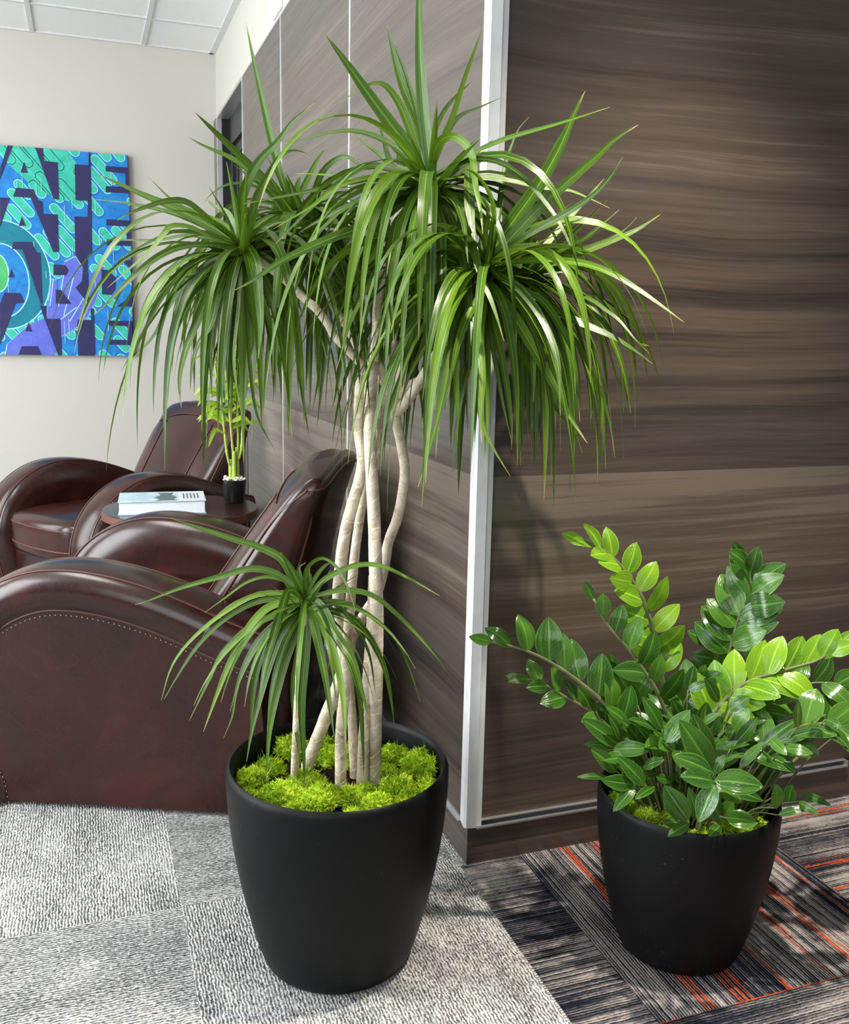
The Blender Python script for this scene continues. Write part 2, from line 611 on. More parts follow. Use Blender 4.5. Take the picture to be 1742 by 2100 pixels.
# ------------------------------------------------------------------ shape data (millimetres, world space)
HEADS={"A":[-168,-135,1438],"B":[-467,93,1330],"C":[-340,227,1421],"G":[-304,204,1370],"D":[-96,-233,1296],"E":[-1,-164,1271],"H":[-101,-213,1277],"F":[-414,-211,709]}
LEAVES={
"A":[[21,-168,-134,1443,-187,-129,1599,-191,-118,1742,-190,-113,1809],[19,-167,-134,1446,-181,-107,1534,-207,-80,1608,-228,-50,1711],[10,-170,-133,1448,-198,-117,1577,-230,-95,1673],[23,-172,-132,1448,-249,-66,1569,-294,-29,1643,-331,-1,1700],[12,-179,-129,1450,-211,-47,1509,-276,27,1543,-382,107,1525],[14,-179,-127,1460,-192,-102,1515,-215,-71,1585,-248,-50,1612,-316,-27,1573],[10,-179,-129,1450,-208,-40,1474,-227,7,1505,-262,68,1548],[11,-198,-122,1450,-211,-50,1469,-210,25,1537,-207,52,1570],[11,-193,-124,1450,-197,-48,1471,-183,13,1519,-181,37,1542],[12,-176,-131,1444,-272,-134,1456,-318,-136,1437,-387,-145,1377,-451,-153,1313],[12,-174,-132,1445,-268,-145,1436,-341,-149,1413,-389,-155,1377,-456,-158,1336],[16,-184,-131,1430,-246,-76,1420,-300,-42,1395,-356,-13,1364,-379,-1,1349],[23,-187,-132,1419,-290,-181,1355,-377,-201,1318,-452,-214,1281,-501,-224,1248,-532,-228,1231],[11,-181,-133,1425,-251,-139,1375,-281,-143,1341,-293,-154,1299,-312,-172,1225,-328,-181,1179],[17,-175,-135,1429,-224,-176,1386,-249,-194,1361,-272,-233,1303,-285,-264,1255,-293,-310,1183,-296,-329,1152],[16,-173,-137,1421,-189,-158,1368,-202,-183,1297,-213,-205,1227,-222,-221,1173,-231,-231,1132],[17,-169,-139,1417,-171,-190,1366,-185,-240,1293,-199,-282,1225,-222,-334,1127,-239,-370,1050],[14,-165,-141,1413,-119,-124,1350,-93,-122,1309,-71,-120,1248,-57,-119,1168],[12,-159,-140,1431,-156,-219,1396,-160,-270,1358,-166,-297,1333,-179,-346,1281],[12,-165,-136,1439,-171,-255,1423,-171,-295,1430,-173,-318,1438],[16,-162,-136,1448,-129,-200,1471,-82,-258,1493,-16,-326,1511,45,-378,1531],[10,-166,-132,1456,-147,-131,1507,-127,-131,1554,-106,-127,1617,-72,-124,1707],[10,-164,-130,1473,-143,-70,1526,-98,-24,1593,-34,6,1654],[11,-163,-129,1481,-89,-50,1566,-34,-31,1596,7,-38,1616],[14,-167,-134,1447,-176,-179,1488,-161,-206,1501,-147,-230,1489,-140,-257,1461,-148,-293,1410,-150,-321,1368,-155,-346,1328],[10,-164,-136,1442,-137,-185,1460,-113,-213,1466,-83,-250,1456,-56,-290,1425,-41,-319,1395,-26,-350,1358,-16,-379,1316,-9,-411,1263],[10,-164,-137,1439,-61,-139,1452,39,-157,1438,88,-167,1436,124,-177,1424,166,-189,1406],[12,-180,-132,1430,-246,-108,1441,-303,-90,1431,-373,-70,1414,-419,-55,1404,-484,-35,1390],[8,-189,-130,1425,-260,-13,1447,-313,44,1463,-365,89,1469],[15,-173,-138,1413,-190,-214,1322,-226,-300,1175,-266,-326,1109,-293,-350,1049],[14,-177,-137,1413,-199,-170,1275,-231,-198,1123,-256,-205,1058,-277,-213,996,-291,-219,950],[14,-181,-135,1417,-221,-123,1345,-264,-117,1250,-295,-118,1154,-311,-122,1085],[12,-179,-135,1419,-224,-158,1349,-281,-174,1271,-329,-190,1187,-359,-208,1105],[13,-182,-134,1419,-237,-115,1353,-288,-106,1258,-315,-107,1171,-325,-111,1119],[13,-173,-138,1417,-183,-120,1330,-205,-108,1226,-238,-98,1129,-251,-97,1066],[14,-184,-132,1423,-247,-115,1386,-306,-104,1325,-341,-100,1273,-368,-103,1204],[17,-105,-152,1470,-125,-210,1407,-141,-262,1336,-143,-310,1270,-135,-352,1214,-130,-387,1160],[12,-169,-139,1417,-160,-185,1309,-173,-211,1215,-192,-239,1096]],
"G":[[13,-304,204,1371,-318,152,1422,-313,121,1462,-301,98,1488,-276,69,1504,-257,45,1491,-244,15,1458],[14,-306,205,1371,-323,218,1393,-362,237,1401,-418,253,1362,-434,257,1349],[9,-317,209,1370,-355,267,1410,-422,315,1400,-457,336,1385],[14,-296,202,1376,-239,222,1416,-196,223,1429,-143,217,1411,-112,210,1382],[12,-298,204,1381,-253,249,1448,-230,256,1465,-193,255,1463],[13,-296,200,1366,-255,199,1373,-216,189,1345,-196,180,1285,-187,171,1215],[14,-304,203,1366,-326,208,1291,-348,205,1171,-361,195,1049,-354,179,948],[14,-304,203,1366,-305,208,1252,-314,206,1131,-320,201,1049],[13,-301,202,1366,-289,186,1272,-286,167,1152,-296,157,1062,-309,146,971],[13,-301,202,1366,-268,148,1290,-269,101,1172,-288,67,1057,-300,59,1018],[14,-306,204,1366,-345,217,1291,-385,223,1190,-403,215,1068,-411,207,987],[12,-298,201,1366,-246,191,1314,-217,179,1214,-214,168,1092]],
"C":[[15,-346,231,1430,-351,239,1448,-371,276,1550,-394,321,1691,-412,356,1808],[20,-351,233,1434,-435,177,1488,-505,155,1542,-545,148,1575],[13,-360,238,1439,-418,280,1496,-457,303,1525,-509,331,1550,-538,347,1568],[10,-342,227,1418,-385,223,1428,-422,225,1429,-464,227,1417],[8,-345,233,1444,-391,215,1451,-444,207,1461,-481,203,1455,-513,196,1433,-527,190,1415],[13,-337,226,1425,-308,262,1475,-276,286,1531,-250,296,1564],[14,-339,227,1425,-331,228,1469,-323,228,1489],[13,-342,226,1415,-358,228,1291,-376,221,1150,-389,210,1017],[14,-340,226,1415,-347,204,1290,-344,175,1151,-339,154,1052,-328,131,952],[13,-342,226,1415,-384,223,1319,-427,215,1199,-447,197,1069,-456,181,969],[12,-342,226,1415,-304,211,1332,-288,193,1212,-296,181,1091,-313,175,999]],
"B":[[17,-469,94,1333,-472,74,1402,-463,65,1437,-441,50,1479,-409,32,1513,-385,20,1547,-349,2,1579],[16,-461,90,1329,-436,126,1416,-419,135,1450,-383,145,1507,-353,142,1521,-329,136,1515],[21,-467,93,1330,-483,108,1341,-531,144,1373,-592,184,1405,-629,206,1421,-705,251,1458,-720,260,1466],[12,-469,94,1330,-487,117,1344,-578,195,1391,-664,252,1413,-706,277,1419,-729,290,1422],[16,-469,94,1330,-502,66,1346,-542,44,1374,-578,31,1395,-618,20,1391,-677,4,1366,-698,-3,1352],[8,-469,94,1330,-500,131,1373,-578,186,1411,-629,225,1463],[17,-467,93,1330,-474,114,1336,-479,165,1386,-487,182,1401,-504,203,1413,-520,225,1432],[9,-469,94,1330,-484,97,1335,-535,112,1351,-585,127,1352,-606,131,1346,-662,141,1316,-714,150,1283],[9,-469,94,1330,-488,111,1333,-556,162,1350,-614,196,1341,-668,226,1341,-720,253,1341],[17,-469,93,1329,-493,77,1327,-568,49,1321,-620,33,1302,-671,11,1262,-720,-11,1211,-742,-18,1191],[13,-469,94,1330,-520,64,1335,-568,48,1353,-603,39,1353,-619,29,1336,-645,12,1304,-719,-18,1237],[13,-469,93,1327,-474,94,1324,-523,107,1315,-575,116,1277,-615,119,1231,-656,117,1157,-697,117,1088],[13,-469,93,1327,-476,102,1322,-512,131,1304,-558,162,1270,-603,187,1207,-630,200,1155,-679,221,1101],[20,-467,92,1327,-474,80,1318,-518,48,1283,-544,12,1230,-569,-18,1179,-592,-45,1130,-606,-71,1082,-607,-98,1035],[16,-467,92,1327,-472,76,1315,-496,57,1297,-524,14,1243,-545,-30,1180,-571,-51,1142,-584,-72,1106,-592,-99,1059],[7,-467,92,1327,-475,108,1318,-526,158,1257,-557,182,1189],[8,-474,93,1319,-533,73,1266,-576,62,1219,-601,42,1156,-616,19,1085,-621,3,1038],[12,-467,92,1327,-471,83,1313,-499,61,1259,-525,44,1206,-541,16,1129,-543,-4,1079,-544,-15,1049],[11,-465,92,1327,-471,85,1314,-491,61,1247,-515,33,1155,-520,7,1078,-519,-10,1028],[11,-465,92,1327,-466,101,1310,-472,124,1210,-480,134,1128,-478,135,1073,-468,132,1003],[19,-465,92,1330,-461,77,1329,-454,25,1295,-457,-15,1257,-465,-85,1181,-478,-128,1121],[11,-465,92,1327,-465,87,1314,-463,72,1261,-454,49,1183,-466,34,1104],[9,-467,92,1324,-463,84,1242,-461,67,1113,-451,49,1010,-420,27,941],[11,-465,92,1330,-455,79,1335,-425,53,1364,-392,30,1374],[13,-464,91,1327,-439,80,1315,-403,62,1289,-379,46,1248,-363,31,1198],[14,-465,92,1327,-453,65,1261,-434,43,1209,-426,18,1131,-427,-1,1053],[12,-465,92,1327,-459,74,1287,-430,34,1196,-416,3,1105,-415,-18,1028],[11,-467,92,1327,-536,116,1266,-579,125,1207,-599,125,1156],[7,-467,92,1327,-551,125,1273,-596,144,1270,-635,158,1255]],
"D":[[24,-95,-233,1296,-77,-230,1328,-7,-231,1424,36,-229,1496,60,-226,1548,83,-224,1594],[14,-95,-233,1296,-81,-227,1315,-13,-215,1400,13,-209,1445,42,-200,1504,70,-196,1547],[18,-95,-233,1296,-76,-247,1319,-14,-278,1392,56,-307,1461,92,-320,1497,127,-333,1521],[14,-93,-234,1296,-83,-270,1312,-58,-314,1335,-9,-380,1373,21,-414,1406,39,-436,1446],[15,-95,-232,1301,-112,-295,1342,-128,-324,1377,-147,-339,1400,-173,-350,1418,-196,-355,1423],[15,-93,-235,1288,-52,-305,1293,1,-369,1289,40,-416,1271,78,-465,1236,117,-514,1195],[12,-94,-234,1295,-68,-232,1301,-17,-234,1313,25,-240,1312,61,-248,1292,98,-259,1254,134,-272,1210,171,-285,1170,200,-294,1157],[19,-95,-233,1295,-94,-240,1284,-58,-270,1252,-15,-301,1221,24,-326,1199,83,-362,1171,118,-384,1147,140,-399,1128],[14,-95,-234,1293,-92,-272,1268,-74,-315,1247,-59,-364,1205,-53,-404,1160,-55,-434,1118,-70,-475,1048],[14,-93,-234,1293,-55,-290,1247,-30,-315,1229,-12,-341,1194,1,-368,1150,2,-391,1095,-1,-415,1033],[12,-95,-233,1294,-92,-229,1291,-66,-213,1268,-34,-203,1237,-14,-198,1207,8,-194,1171,28,-195,1165],[11,-95,-232,1298,-119,-271,1335,-125,-295,1370,-140,-302,1391],[10,-94,-233,1297,-53,-172,1375,-21,-121,1466,16,-90,1543,44,-82,1575]],
"E":[[13,4,-165,1273,34,-170,1286,99,-189,1288,141,-210,1243,187,-235,1185,228,-256,1142],[10,2,-165,1268,5,-194,1258,29,-246,1254,62,-305,1237,81,-343,1214,93,-365,1198,107,-399,1165,117,-413,1157],[11,2,-165,1268,39,-165,1246,83,-171,1203,120,-179,1161,140,-185,1111,150,-190,1048,148,-190,1015],[10,-1,-165,1266,6,-208,1161,5,-240,1057,-8,-251,1005],[11,-1,-165,1266,67,-168,1162,98,-176,1071,119,-184,997,133,-191,951],[9,-1,-164,1268,77,-161,1234,131,-165,1145,155,-169,1071,160,-171,995],[16,-1,-164,1271,16,-166,1289,85,-186,1316,168,-209,1349,210,-220,1369,249,-229,1396],[9,-1,-164,1271,18,-149,1290,96,-135,1320,198,-130,1357,243,-127,1383,265,-124,1404],[10,-1,-164,1271,27,-181,1310,86,-211,1336,124,-227,1367,156,-238,1397],[8,-1,-164,1271,33,-211,1314,68,-242,1354,111,-271,1406],[11,-1,-164,1271,30,-136,1299,107,-96,1370,155,-78,1413,226,-58,1482],[13,-1,-164,1271,20,-147,1329,38,-140,1370,57,-138,1397]],
"H":[[15,-101,-213,1276,-119,-268,1225,-141,-312,1169,-154,-360,1104,-172,-401,1038,-179,-423,1002],[14,-101,-214,1274,-98,-261,1204,-93,-303,1125,-93,-343,1037,-98,-363,983],[19,-101,-214,1274,-87,-281,1226,-70,-340,1170,-51,-406,1096,-38,-446,1045,-22,-479,1005],[15,-101,-214,1274,-57,-219,1182,-16,-232,1124,32,-250,1052,85,-272,983],[14,-101,-213,1277,-133,-271,1208,-149,-315,1143,-164,-379,1043,-156,-413,995,-138,-447,951],[13,-101,-213,1277,-163,-269,1199,-180,-289,1164,-202,-326,1100,-230,-359,1032,-259,-387,967,-276,-401,931],[13,-101,-213,1277,-134,-217,1226,-151,-234,1138,-154,-252,1061,-158,-269,983],[12,-105,-212,1273,-159,-236,1208,-192,-257,1141,-205,-276,1084,-222,-298,1012],[9,-101,-214,1273,-115,-198,1176,-115,-199,1081,-112,-205,993],[9,-99,-214,1273,-91,-199,1159,-97,-195,1029,-100,-196,943],[9,-97,-215,1273,-107,-288,1159,-107,-337,1064,-102,-367,1001],[9,-97,-215,1273,-57,-237,1177,-42,-253,1092,-35,-268,998,-41,-272,955],[10,-97,-215,1273,-112,-280,1159,-130,-331,1039,-145,-361,953],[9,-97,-215,1273,-36,-230,1211,-1,-247,1110,8,-256,1032,4,-260,988]],
"F":[[15,-414,-211,709,-425,-217,734,-447,-218,777,-459,-216,796],[13,-414,-210,712,-428,-189,730,-445,-160,770,-484,-131,789,-522,-106,799,-592,-63,820,-628,-42,831],[11,-414,-210,712,-428,-202,727,-462,-185,751,-503,-169,758,-557,-152,742,-617,-134,723,-677,-117,698,-696,-112,692],[9,-414,-210,712,-417,-198,732,-420,-187,758,-408,-187,767],[7,-414,-210,712,-418,-224,735,-417,-239,771,-397,-260,792,-378,-284,782,-366,-309,756,-358,-337,717],[9,-414,-211,709,-405,-216,719,-383,-228,746,-340,-248,771,-298,-270,775,-257,-295,758,-206,-327,729],[9,-414,-211,709,-402,-217,713,-354,-240,727,-308,-264,721,-270,-289,690,-238,-312,655,-209,-334,618,-196,-344,597],[8,-414,-211,707,-394,-221,707,-339,-247,700,-283,-280,659,-257,-302,612,-237,-326,540],[12,-414,-211,705,-393,-216,692,-341,-231,676,-308,-244,641,-282,-259,583,-271,-270,519,-268,-276,483],[15,-414,-211,709,-407,-222,714,-391,-250,698,-380,-283,666,-359,-321,628,-350,-356,577,-345,-377,541],[14,-414,-211,705,-405,-230,697,-390,-269,662,-382,-300,624,-378,-334,572,-383,-372,493],[14,-414,-212,702,-410,-236,686,-405,-282,636,-402,-319,585,-400,-363,510],[12,-414,-212,702,-397,-222,684,-361,-244,636,-334,-269,559,-330,-292,451,-331,-301,404],[15,-414,-212,699,-413,-220,682,-420,-238,623,-432,-260,534,-434,-284,445,-435,-296,398],[10,-414,-212,699,-415,-215,674,-428,-217,617,-439,-222,553,-438,-232,490,-430,-250,402],[14,-416,-211,702,-419,-219,682,-447,-229,622,-468,-240,563,-487,-254,489,-497,-272,406],[13,-416,-211,702,-424,-213,694,-457,-217,652,-477,-225,608,-498,-235,548,-516,-245,489,-528,-255,438],[14,-417,-210,709,-444,-219,729,-460,-236,703,-488,-268,645,-500,-283,614,-518,-312,548],[11,-415,-211,705,-425,-205,695,-464,-190,661,-494,-179,627,-519,-174,578,-533,-174,529,-540,-176,490,-556,-174,450],[13,-415,-211,705,-432,-208,706,-472,-202,698,-504,-200,671,-536,-204,623,-562,-210,569,-596,-221,487],[9,-415,-210,707,-434,-203,711,-494,-183,701,-546,-170,672,-592,-162,627,-623,-159,583,-655,-158,530],[9,-415,-210,707,-440,-199,717,-493,-181,713,-536,-170,690,-582,-160,655,-622,-154,614,-644,-153,577,-660,-157,527],[9,-415,-211,704,-423,-210,693,-490,-191,667,-526,-183,641,-557,-178,610,-580,-179,563,-615,-180,494],[14,-416,-211,702,-420,-210,686,-471,-195,640,-494,-193,589,-505,-197,534,-513,-206,455],[6,-414,-210,712,-433,-196,732,-473,-176,743,-509,-163,732,-543,-154,706,-581,-144,677],[7,-414,-211,705,-381,-221,706,-346,-237,681,-313,-259,619,-303,-275,544],[10,-414,-212,702,-402,-217,667,-373,-230,622,-377,-232,590,-379,-233,581]]}
TRUNKS=[["T1",[-391,-123,352],[-368,-168,461],[-331,-145,537],[-325,-133,607],[-335,-137,679],[-333,-145,749],[-326,-148,807],[-312,-143,856],[-294,-130,903],[-284,-115,940],[-285,-93,994],[-280,-81,1065],[-271,-77,1105],12.3,10.4],["T2",[-351,-220,352],[-353,-228,460],[-337,-197,533],[-324,-164,617],[-307,-124,688],[-294,-103,761],[-284,-95,819],[-272,-88,882],[-264,-90,938],[-255,-78,1019],10.9,8.2],["T3",[-311,-172,352],[-318,-177,453],[-317,-149,539],[-306,-129,609],9.5,8.2],["T4",[-308,-215,352],[-306,-225,505],[-292,-194,579],[-279,-164,646],[-270,-141,723],11.4,8.2],["T5",[-283,-206,352],[-290,-234,542],[-286,-221,672],[-284,-203,767],[-283,-188,846],[-281,-164,919],[-278,-138,999],[-271,-117,1066],[-261,-100,1115],13.2,10.9],["T6",[-307,-130,600],[-280,-112,635],[-251,-103,674],[-240,-118,734],[-234,-121,780],[-220,-137,837],[-209,-137,913],[-213,-125,968],[-223,-121,1022],[-219,-114,1067],[-210,-117,1121],[-206,-119,1176],10.0,9.1],["T7",[-254,-87,918],[-239,-72,968],[-231,-73,1032],[-229,-89,1066],[-240,-90,1097],[-253,-92,1112],10.9,11.8],["BB",[-268,-78,1105],[-281,-71,1118],[-300,-59,1140],[-319,-37,1163],[-329,-29,1184],[-345,-7,1211],[-367,27,1237],[-397,56,1271],[-431,74,1297],[-464,91,1326],7.7,8.2],["BG",[-261,-79,1110],[-270,-50,1132],[-271,-13,1152],[-277,27,1182],[-284,78,1210],[-287,131,1251],[-292,177,1311],[-303,203,1366],8.2,9.1],["BC",[-287,131,1251],[-300,165,1290],[-316,204,1351],[-339,225,1415],7.3,8.2],["BA",[-261,-101,1111],[-256,-101,1173],[-256,-111,1233],[-241,-115,1294],[-208,-136,1361],[-171,-136,1432],8.2,10.0],["BA2",[-231,-108,1076],[-222,-103,1116],[-216,-87,1156],11.8,5.5],["BD",[-223,-121,1022],[-195,-144,1069],[-161,-175,1140],[-132,-215,1209],[-98,-233,1291],10.0,9.1],["BE",[-161,-175,1140],[-110,-186,1176],[-51,-179,1212],[-3,-164,1266],7.3,8.2],["spur",[-215,-118,1054],[-196,-130,1081],[-179,-145,1089],9.1,4.5],["FT",[-424,-160,352],[-434,-228,471],[-428,-224,559],[-422,-221,639],[-414,-211,705],7.7,8.2]]
FRONDS=[[[296,-308,430],[286,-299,483],[275,-291,531],[264,-282,587],[257,-278,622],[236,-264,682],[200,-246,736],[167,-233,766],[125,-220,785],[8,0.3,0.056,"m",1,1,4.0]],[[279,-322,438],[262,-316,483],[243,-310,519],[202,-292,579],[160,-276,630],[132,-264,681],[6,0.32,0.052,"c",1,0.6,3.2]],[[208,-349,392],[168,-329,455],[135,-317,493],[87,-298,535],[39,-281,569],[-13,-264,594],[-69,-248,609],[8,0.22,0.06,"c",1,0.25,3.2]],[[224,-296,357],[180,-264,418],[151,-244,445],[97,-214,476],[63,-193,496],[33,-177,501],[5,0.35,0.045,"m",0.9,0.8,2.6]],[[362,-304,355],[388,-304,417],[414,-301,497],[437,-295,584],[449,-294,628],[470,-296,673],[470,-290,716],[459,-285,738],[7,0.5,0.066,"s",1,1,2.6]],[[295,-379,398],[325,-384,462],[342,-391,489],[363,-399,518],[395,-412,543],[450,-434,565],[505,-455,586],[532,-466,613],[8,0.28,0.06,"c",1,0.8,3.8]],[[384,-330,373],[417,-333,435],[470,-347,480],[537,-371,500],[584,-390,509],[631,-413,498],[671,-435,481],[6,0.35,0.056,"c",1,0.7,2.6]],[[310,-441,331],[337,-456,378],[360,-471,417],[410,-494,467],[450,-518,493],[500,-550,491],[525,-576,482],[6,0.25,0.058,"m",0.8,0.9,3.0]],[[401,-435,310],[422,-432,323],[459,-433,352],[501,-435,385],[551,-436,433],[607,-442,469],[632,-440,488],[4,0.72,0.05,"m",1,1,3.0]],[[392,-291,364],[425,-287,444],[427,-276,505],[420,-267,540],[401,-253,574],[4,0.45,0.048,"c",1,1,2.2]],[[306,-322,380],[314,-321,470],[328,-334,505],[328,-344,526],[4,0.3,0.058,"c",1,1,2.6]],[[453,-299,326],[500,-293,408],[520,-279,477],[522,-263,528],[4,0.4,0.05,"c",1,1,2.4]],[[293,-300,358],[255,-273,421],[232,-255,472],[214,-240,514],[4,0.4,0.058,"c",1,1,2.4]],[[357,-388,357],[396,-392,443],[424,-403,476],[456,-418,499],[5,0.3,0.05,"m",1,1,2.4]],[[296,-409,358],[318,-412,422],[342,-421,457],[370,-433,481],[4,0.3,0.052,"m",1,1,2.4]]]
ZLEAVES=[[150,-351,420,81,-341,472,32],[215,-312,475,174,-299,538,32],[239,-360,442,203,-346,503,28],[160,-347,426,123,-357,483,21],[192,-366,421,157,-351,466,25],[205,-423,449,241,-433,506,31],[232,-359,440,164,-370,475,23],[220,-537,445,167,-516,528,40],[241,-512,445,205,-498,527,33],[202,-561,455,145,-536,479,32],[197,-572,445,143,-562,456,32],[194,-581,451,254,-618,450,39],[194,-582,444,167,-584,387,32],[206,-567,434,234,-597,415,26],[228,-545,421,285,-586,405,23],[236,-524,430,246,-534,466,17],[130,-385,385,82,-376,428,27],[142,-353,416,85,-343,426,17],[139,-354,414,191,-389,423,27],[110,-387,378,50,-386,386,12],[149,-413,369,89,-407,384,26],[149,-416,366,104,-426,334,20],[168,-420,369,126,-396,417,27],[176,-398,389,125,-379,399,10],[179,-396,392,196,-430,418,21],[182,-428,367,131,-452,365,16],[189,-523,351,153,-505,407,37],[240,-560,366,279,-587,364,31],[179,-540,356,131,-554,348,17],[168,-526,352,135,-534,359,21],[229,-559,351,199,-572,346,17],[243,-484,318,225,-474,378,20],[256,-528,339,226,-529,393,28],[262,-528,346,260,-550,387,26],[127,-282,472,97,-284,514,26],[134,-292,466,111,-301,497,15],[201,-314,469,129,-306,485,22],[212,-429,376,187,-429,386,16],[209,-368,424,172,-376,464,25],[221,-394,407,183,-405,457,25],[247,-403,408,223,-409,440,23],[283,-359,456,258,-361,498,21],[313,-385,445,301,-405,504,28],[312,-395,436,327,-411,476,25],[363,-542,355,351,-546,401,26],[396,-533,354,388,-547,395,22],[399,-553,367,408,-590,362,13],[462,-494,343,499,-524,330,14],[364,-545,343,407,-566,360,14],[403,-529,496,392,-536,550,14],[429,-536,507,424,-568,531,22],[450,-543,511,458,-571,509,19],[344,-531,483,343,-572,473,18],[327,-510,453,348,-536,442,19],[380,-528,461,410,-560,460,19],[369,-483,446,418,-508,499,21],[383,-507,462,433,-543,493,19],[548,-500,470,506,-500,523,15],[343,-421,495,365,-441,523,25],[335,-445,465,353,-458,507,28],[325,-466,449,352,-481,499,21],[352,-453,458,367,-476,456,18],[393,-419,488,401,-453,517,22],[311,-427,516,268,-439,568,21],[346,-415,527,309,-412,559,16],[304,-507,425,338,-518,469,17],[302,-480,447,311,-516,470,11],[274,-494,433,283,-524,458,11],[264,-486,455,279,-523,484,9],[267,-439,482,285,-462,509,16],[294,-356,512,298,-363,562,22],[282,-372,521,307,-397,543,16]]
ART_NAVY=[[[-1098,2145],[-1073,2144],[-1148,1962],[-1145,2013]],[[-1024,2059],[-1008,2004],[-1044,2004]],[[-965,2142],[-925,2141],[-924,2072],[-854,2071],[-856,1876],[-884,1877],[-939,2057]],[[-1069,1924],[-984,1920],[-965,1867],[-942,1859],[-941,1796],[-867,1796],[-869,1596],[-899,1595],[-1000,1876],[-1088,1876]],[[-766,2068],[-694,2068],[-691,2137],[-682,2137],[-688,1879],[-770,1879]],[[-707,1880],[-687,1881],[-697,1592],[-784,1584],[-780,1792],[-711,1793]],[[-605,2072],[-475,2072],[-479,1934],[-610,1933],[-609,1964],[-503,1968],[-501,2040],[-606,2044]],[[-612,1787],[-481,1787],[-484,1648],[-616,1646],[-614,1679],[-507,1682],[-505,1753],[-613,1755]],[[-1153,1866],[-1105,1867],[-1162,1712]],[[-1050,1773],[-1033,1728],[-1068,1723]],[[-1101,1638],[-1007,1643],[-985,1589],[-965,1587],[-968,1304],[-978,1313],[-1056,1600],[-1108,1600]],[[-1117,1496],[-1103,1450],[-1136,1448]],[[-901,1528],[-838,1526],[-823,1500],[-835,1473],[-903,1470]],[[-896,1393],[-867,1391],[-816,1315],[-899,1315]],[[-784,1584],[-720,1589],[-723,1519],[-722,1312],[-792,1406],[-756,1440],[-746,1512],[-776,1573]],[[-650,1513],[-614,1509],[-574,1471],[-580,1405],[-607,1373],[-651,1375]],[[-553,1569],[-485,1569],[-486,1475],[-495,1523],[-518,1549]],[[-487,1426],[-489,1313],[-574,1310],[-525,1346],[-497,1389]],[[-1160,1366],[-1077,1366],[-1060,1316],[-1105,1309],[-1160,1171],[-1197,1087],[-1185,1306]],[[-982,1302],[-951,1302],[-950,1231],[-878,1233],[-880,1029],[-899,1028],[-966,1242]],[[-1045,1210],[-1027,1159],[-1063,1159]],[[-1087,1077],[-1003,1079],[-987,1031],[-1107,1029]],[[-789,1230],[-716,1230],[-716,1294],[-699,1292],[-702,1027],[-794,1029]],[[-619,1230],[-489,1230],[-490,1093],[-621,1095],[-620,1122],[-521,1123],[-518,1202],[-620,1202]],[[-475,2135],[-466,2135],[-487,1027],[-496,1026]]]
ART_HAND=[[-948,1248],[-916,1446],[-888,1444],[-887,1334],[-843,1543],[-808,1563],[-785,1575],[-750,1518],[-759,1440],[-792,1403],[-720,1339],[-717,1472],[-666,1528],[-631,1529],[-685,1340],[-735,1248],[-796,1186],[-874,1136],[-919,1028],[-1173,1025],[-1159,1088],[-1041,1198],[-954,1236]]
CH1 = (-0.340, 0.740, 0.0, 65.9)
CH2 = (-0.405, 2.555, 0.0, 122.5)
TAB = (-0.46, 1.60, 0.555, 0.27)
BOOK = (-0.525, 1.575, 0.555, -4.0, 0.29, 0.20, 0.046)
CUP = (-0.262, 1.66, 0.555)
# ------------------------------------------------------------------ the room
b = MB()
def quad(bm, x0, y0, x1, y1, z=0.0):
    bm.face([bm.vert(p) for p in ((x0, y0, z), (x1, y0, z), (x1, y1, z), (x0, y1, z))])
quad(b, -4.0, -3.5, -0.015, BY + 0.1)
quad(b, -0.015, 0.0, 0.3, BY + 0.1)
b.cur = 1
quad(b, -0.015, -3.5, 3.0, 0.0)
quad(b, 0.3, 0.0, 3.0, 0.12)
struct(b.build('floor', [M['carpet'], M['carpet2']], smooth=False))

# ceiling tiles with the exposed grid
b = MB()
b.box((-4.0, -3.5, CZ + 0.004), (3.0, BY + 0.1, CZ + 0.06))
struct(b.build('ceiling', M['tile'], smooth=False))
b = MB()
gx = -0.381
while gx > -4.0:
    b.box((gx - 0.012, -3.5, CZ - 0.004), (gx + 0.012, BY, CZ + 0.006))
    gx -= 0.571
gy = 3.53
while gy > -3.5:
    b.box((-4.0, gy - 0.012, CZ - 0.003), (0.0, gy + 0.012, CZ + 0.006))
    gy -= 0.571
b.box((-0.022, -3.5, CZ - 0.005), (0.012, BY, CZ + 0.006))
b.box((-4.0, BY - 0.022, CZ - 0.005), (0.0, BY, CZ + 0.006))
struct(b.build('trim_4', M['grid'], smooth=False))

struct(boxes('wall_back', M['wall'], [((-4.0, BY, 0), (0.3, BY + 0.1, CZ + 0.05))]))
struct(boxes('baseboard_back', M['black'], [((-4.0, BY - 0.012, 0), (0.0, BY, 0.1))], bev=0.003))
# off-white soffit over the wood panels
struct(boxes('wall_left_upper', M['soffit'], [((0.012, 0.05, WZ), (0.3, BY, CZ + 0.05))]))

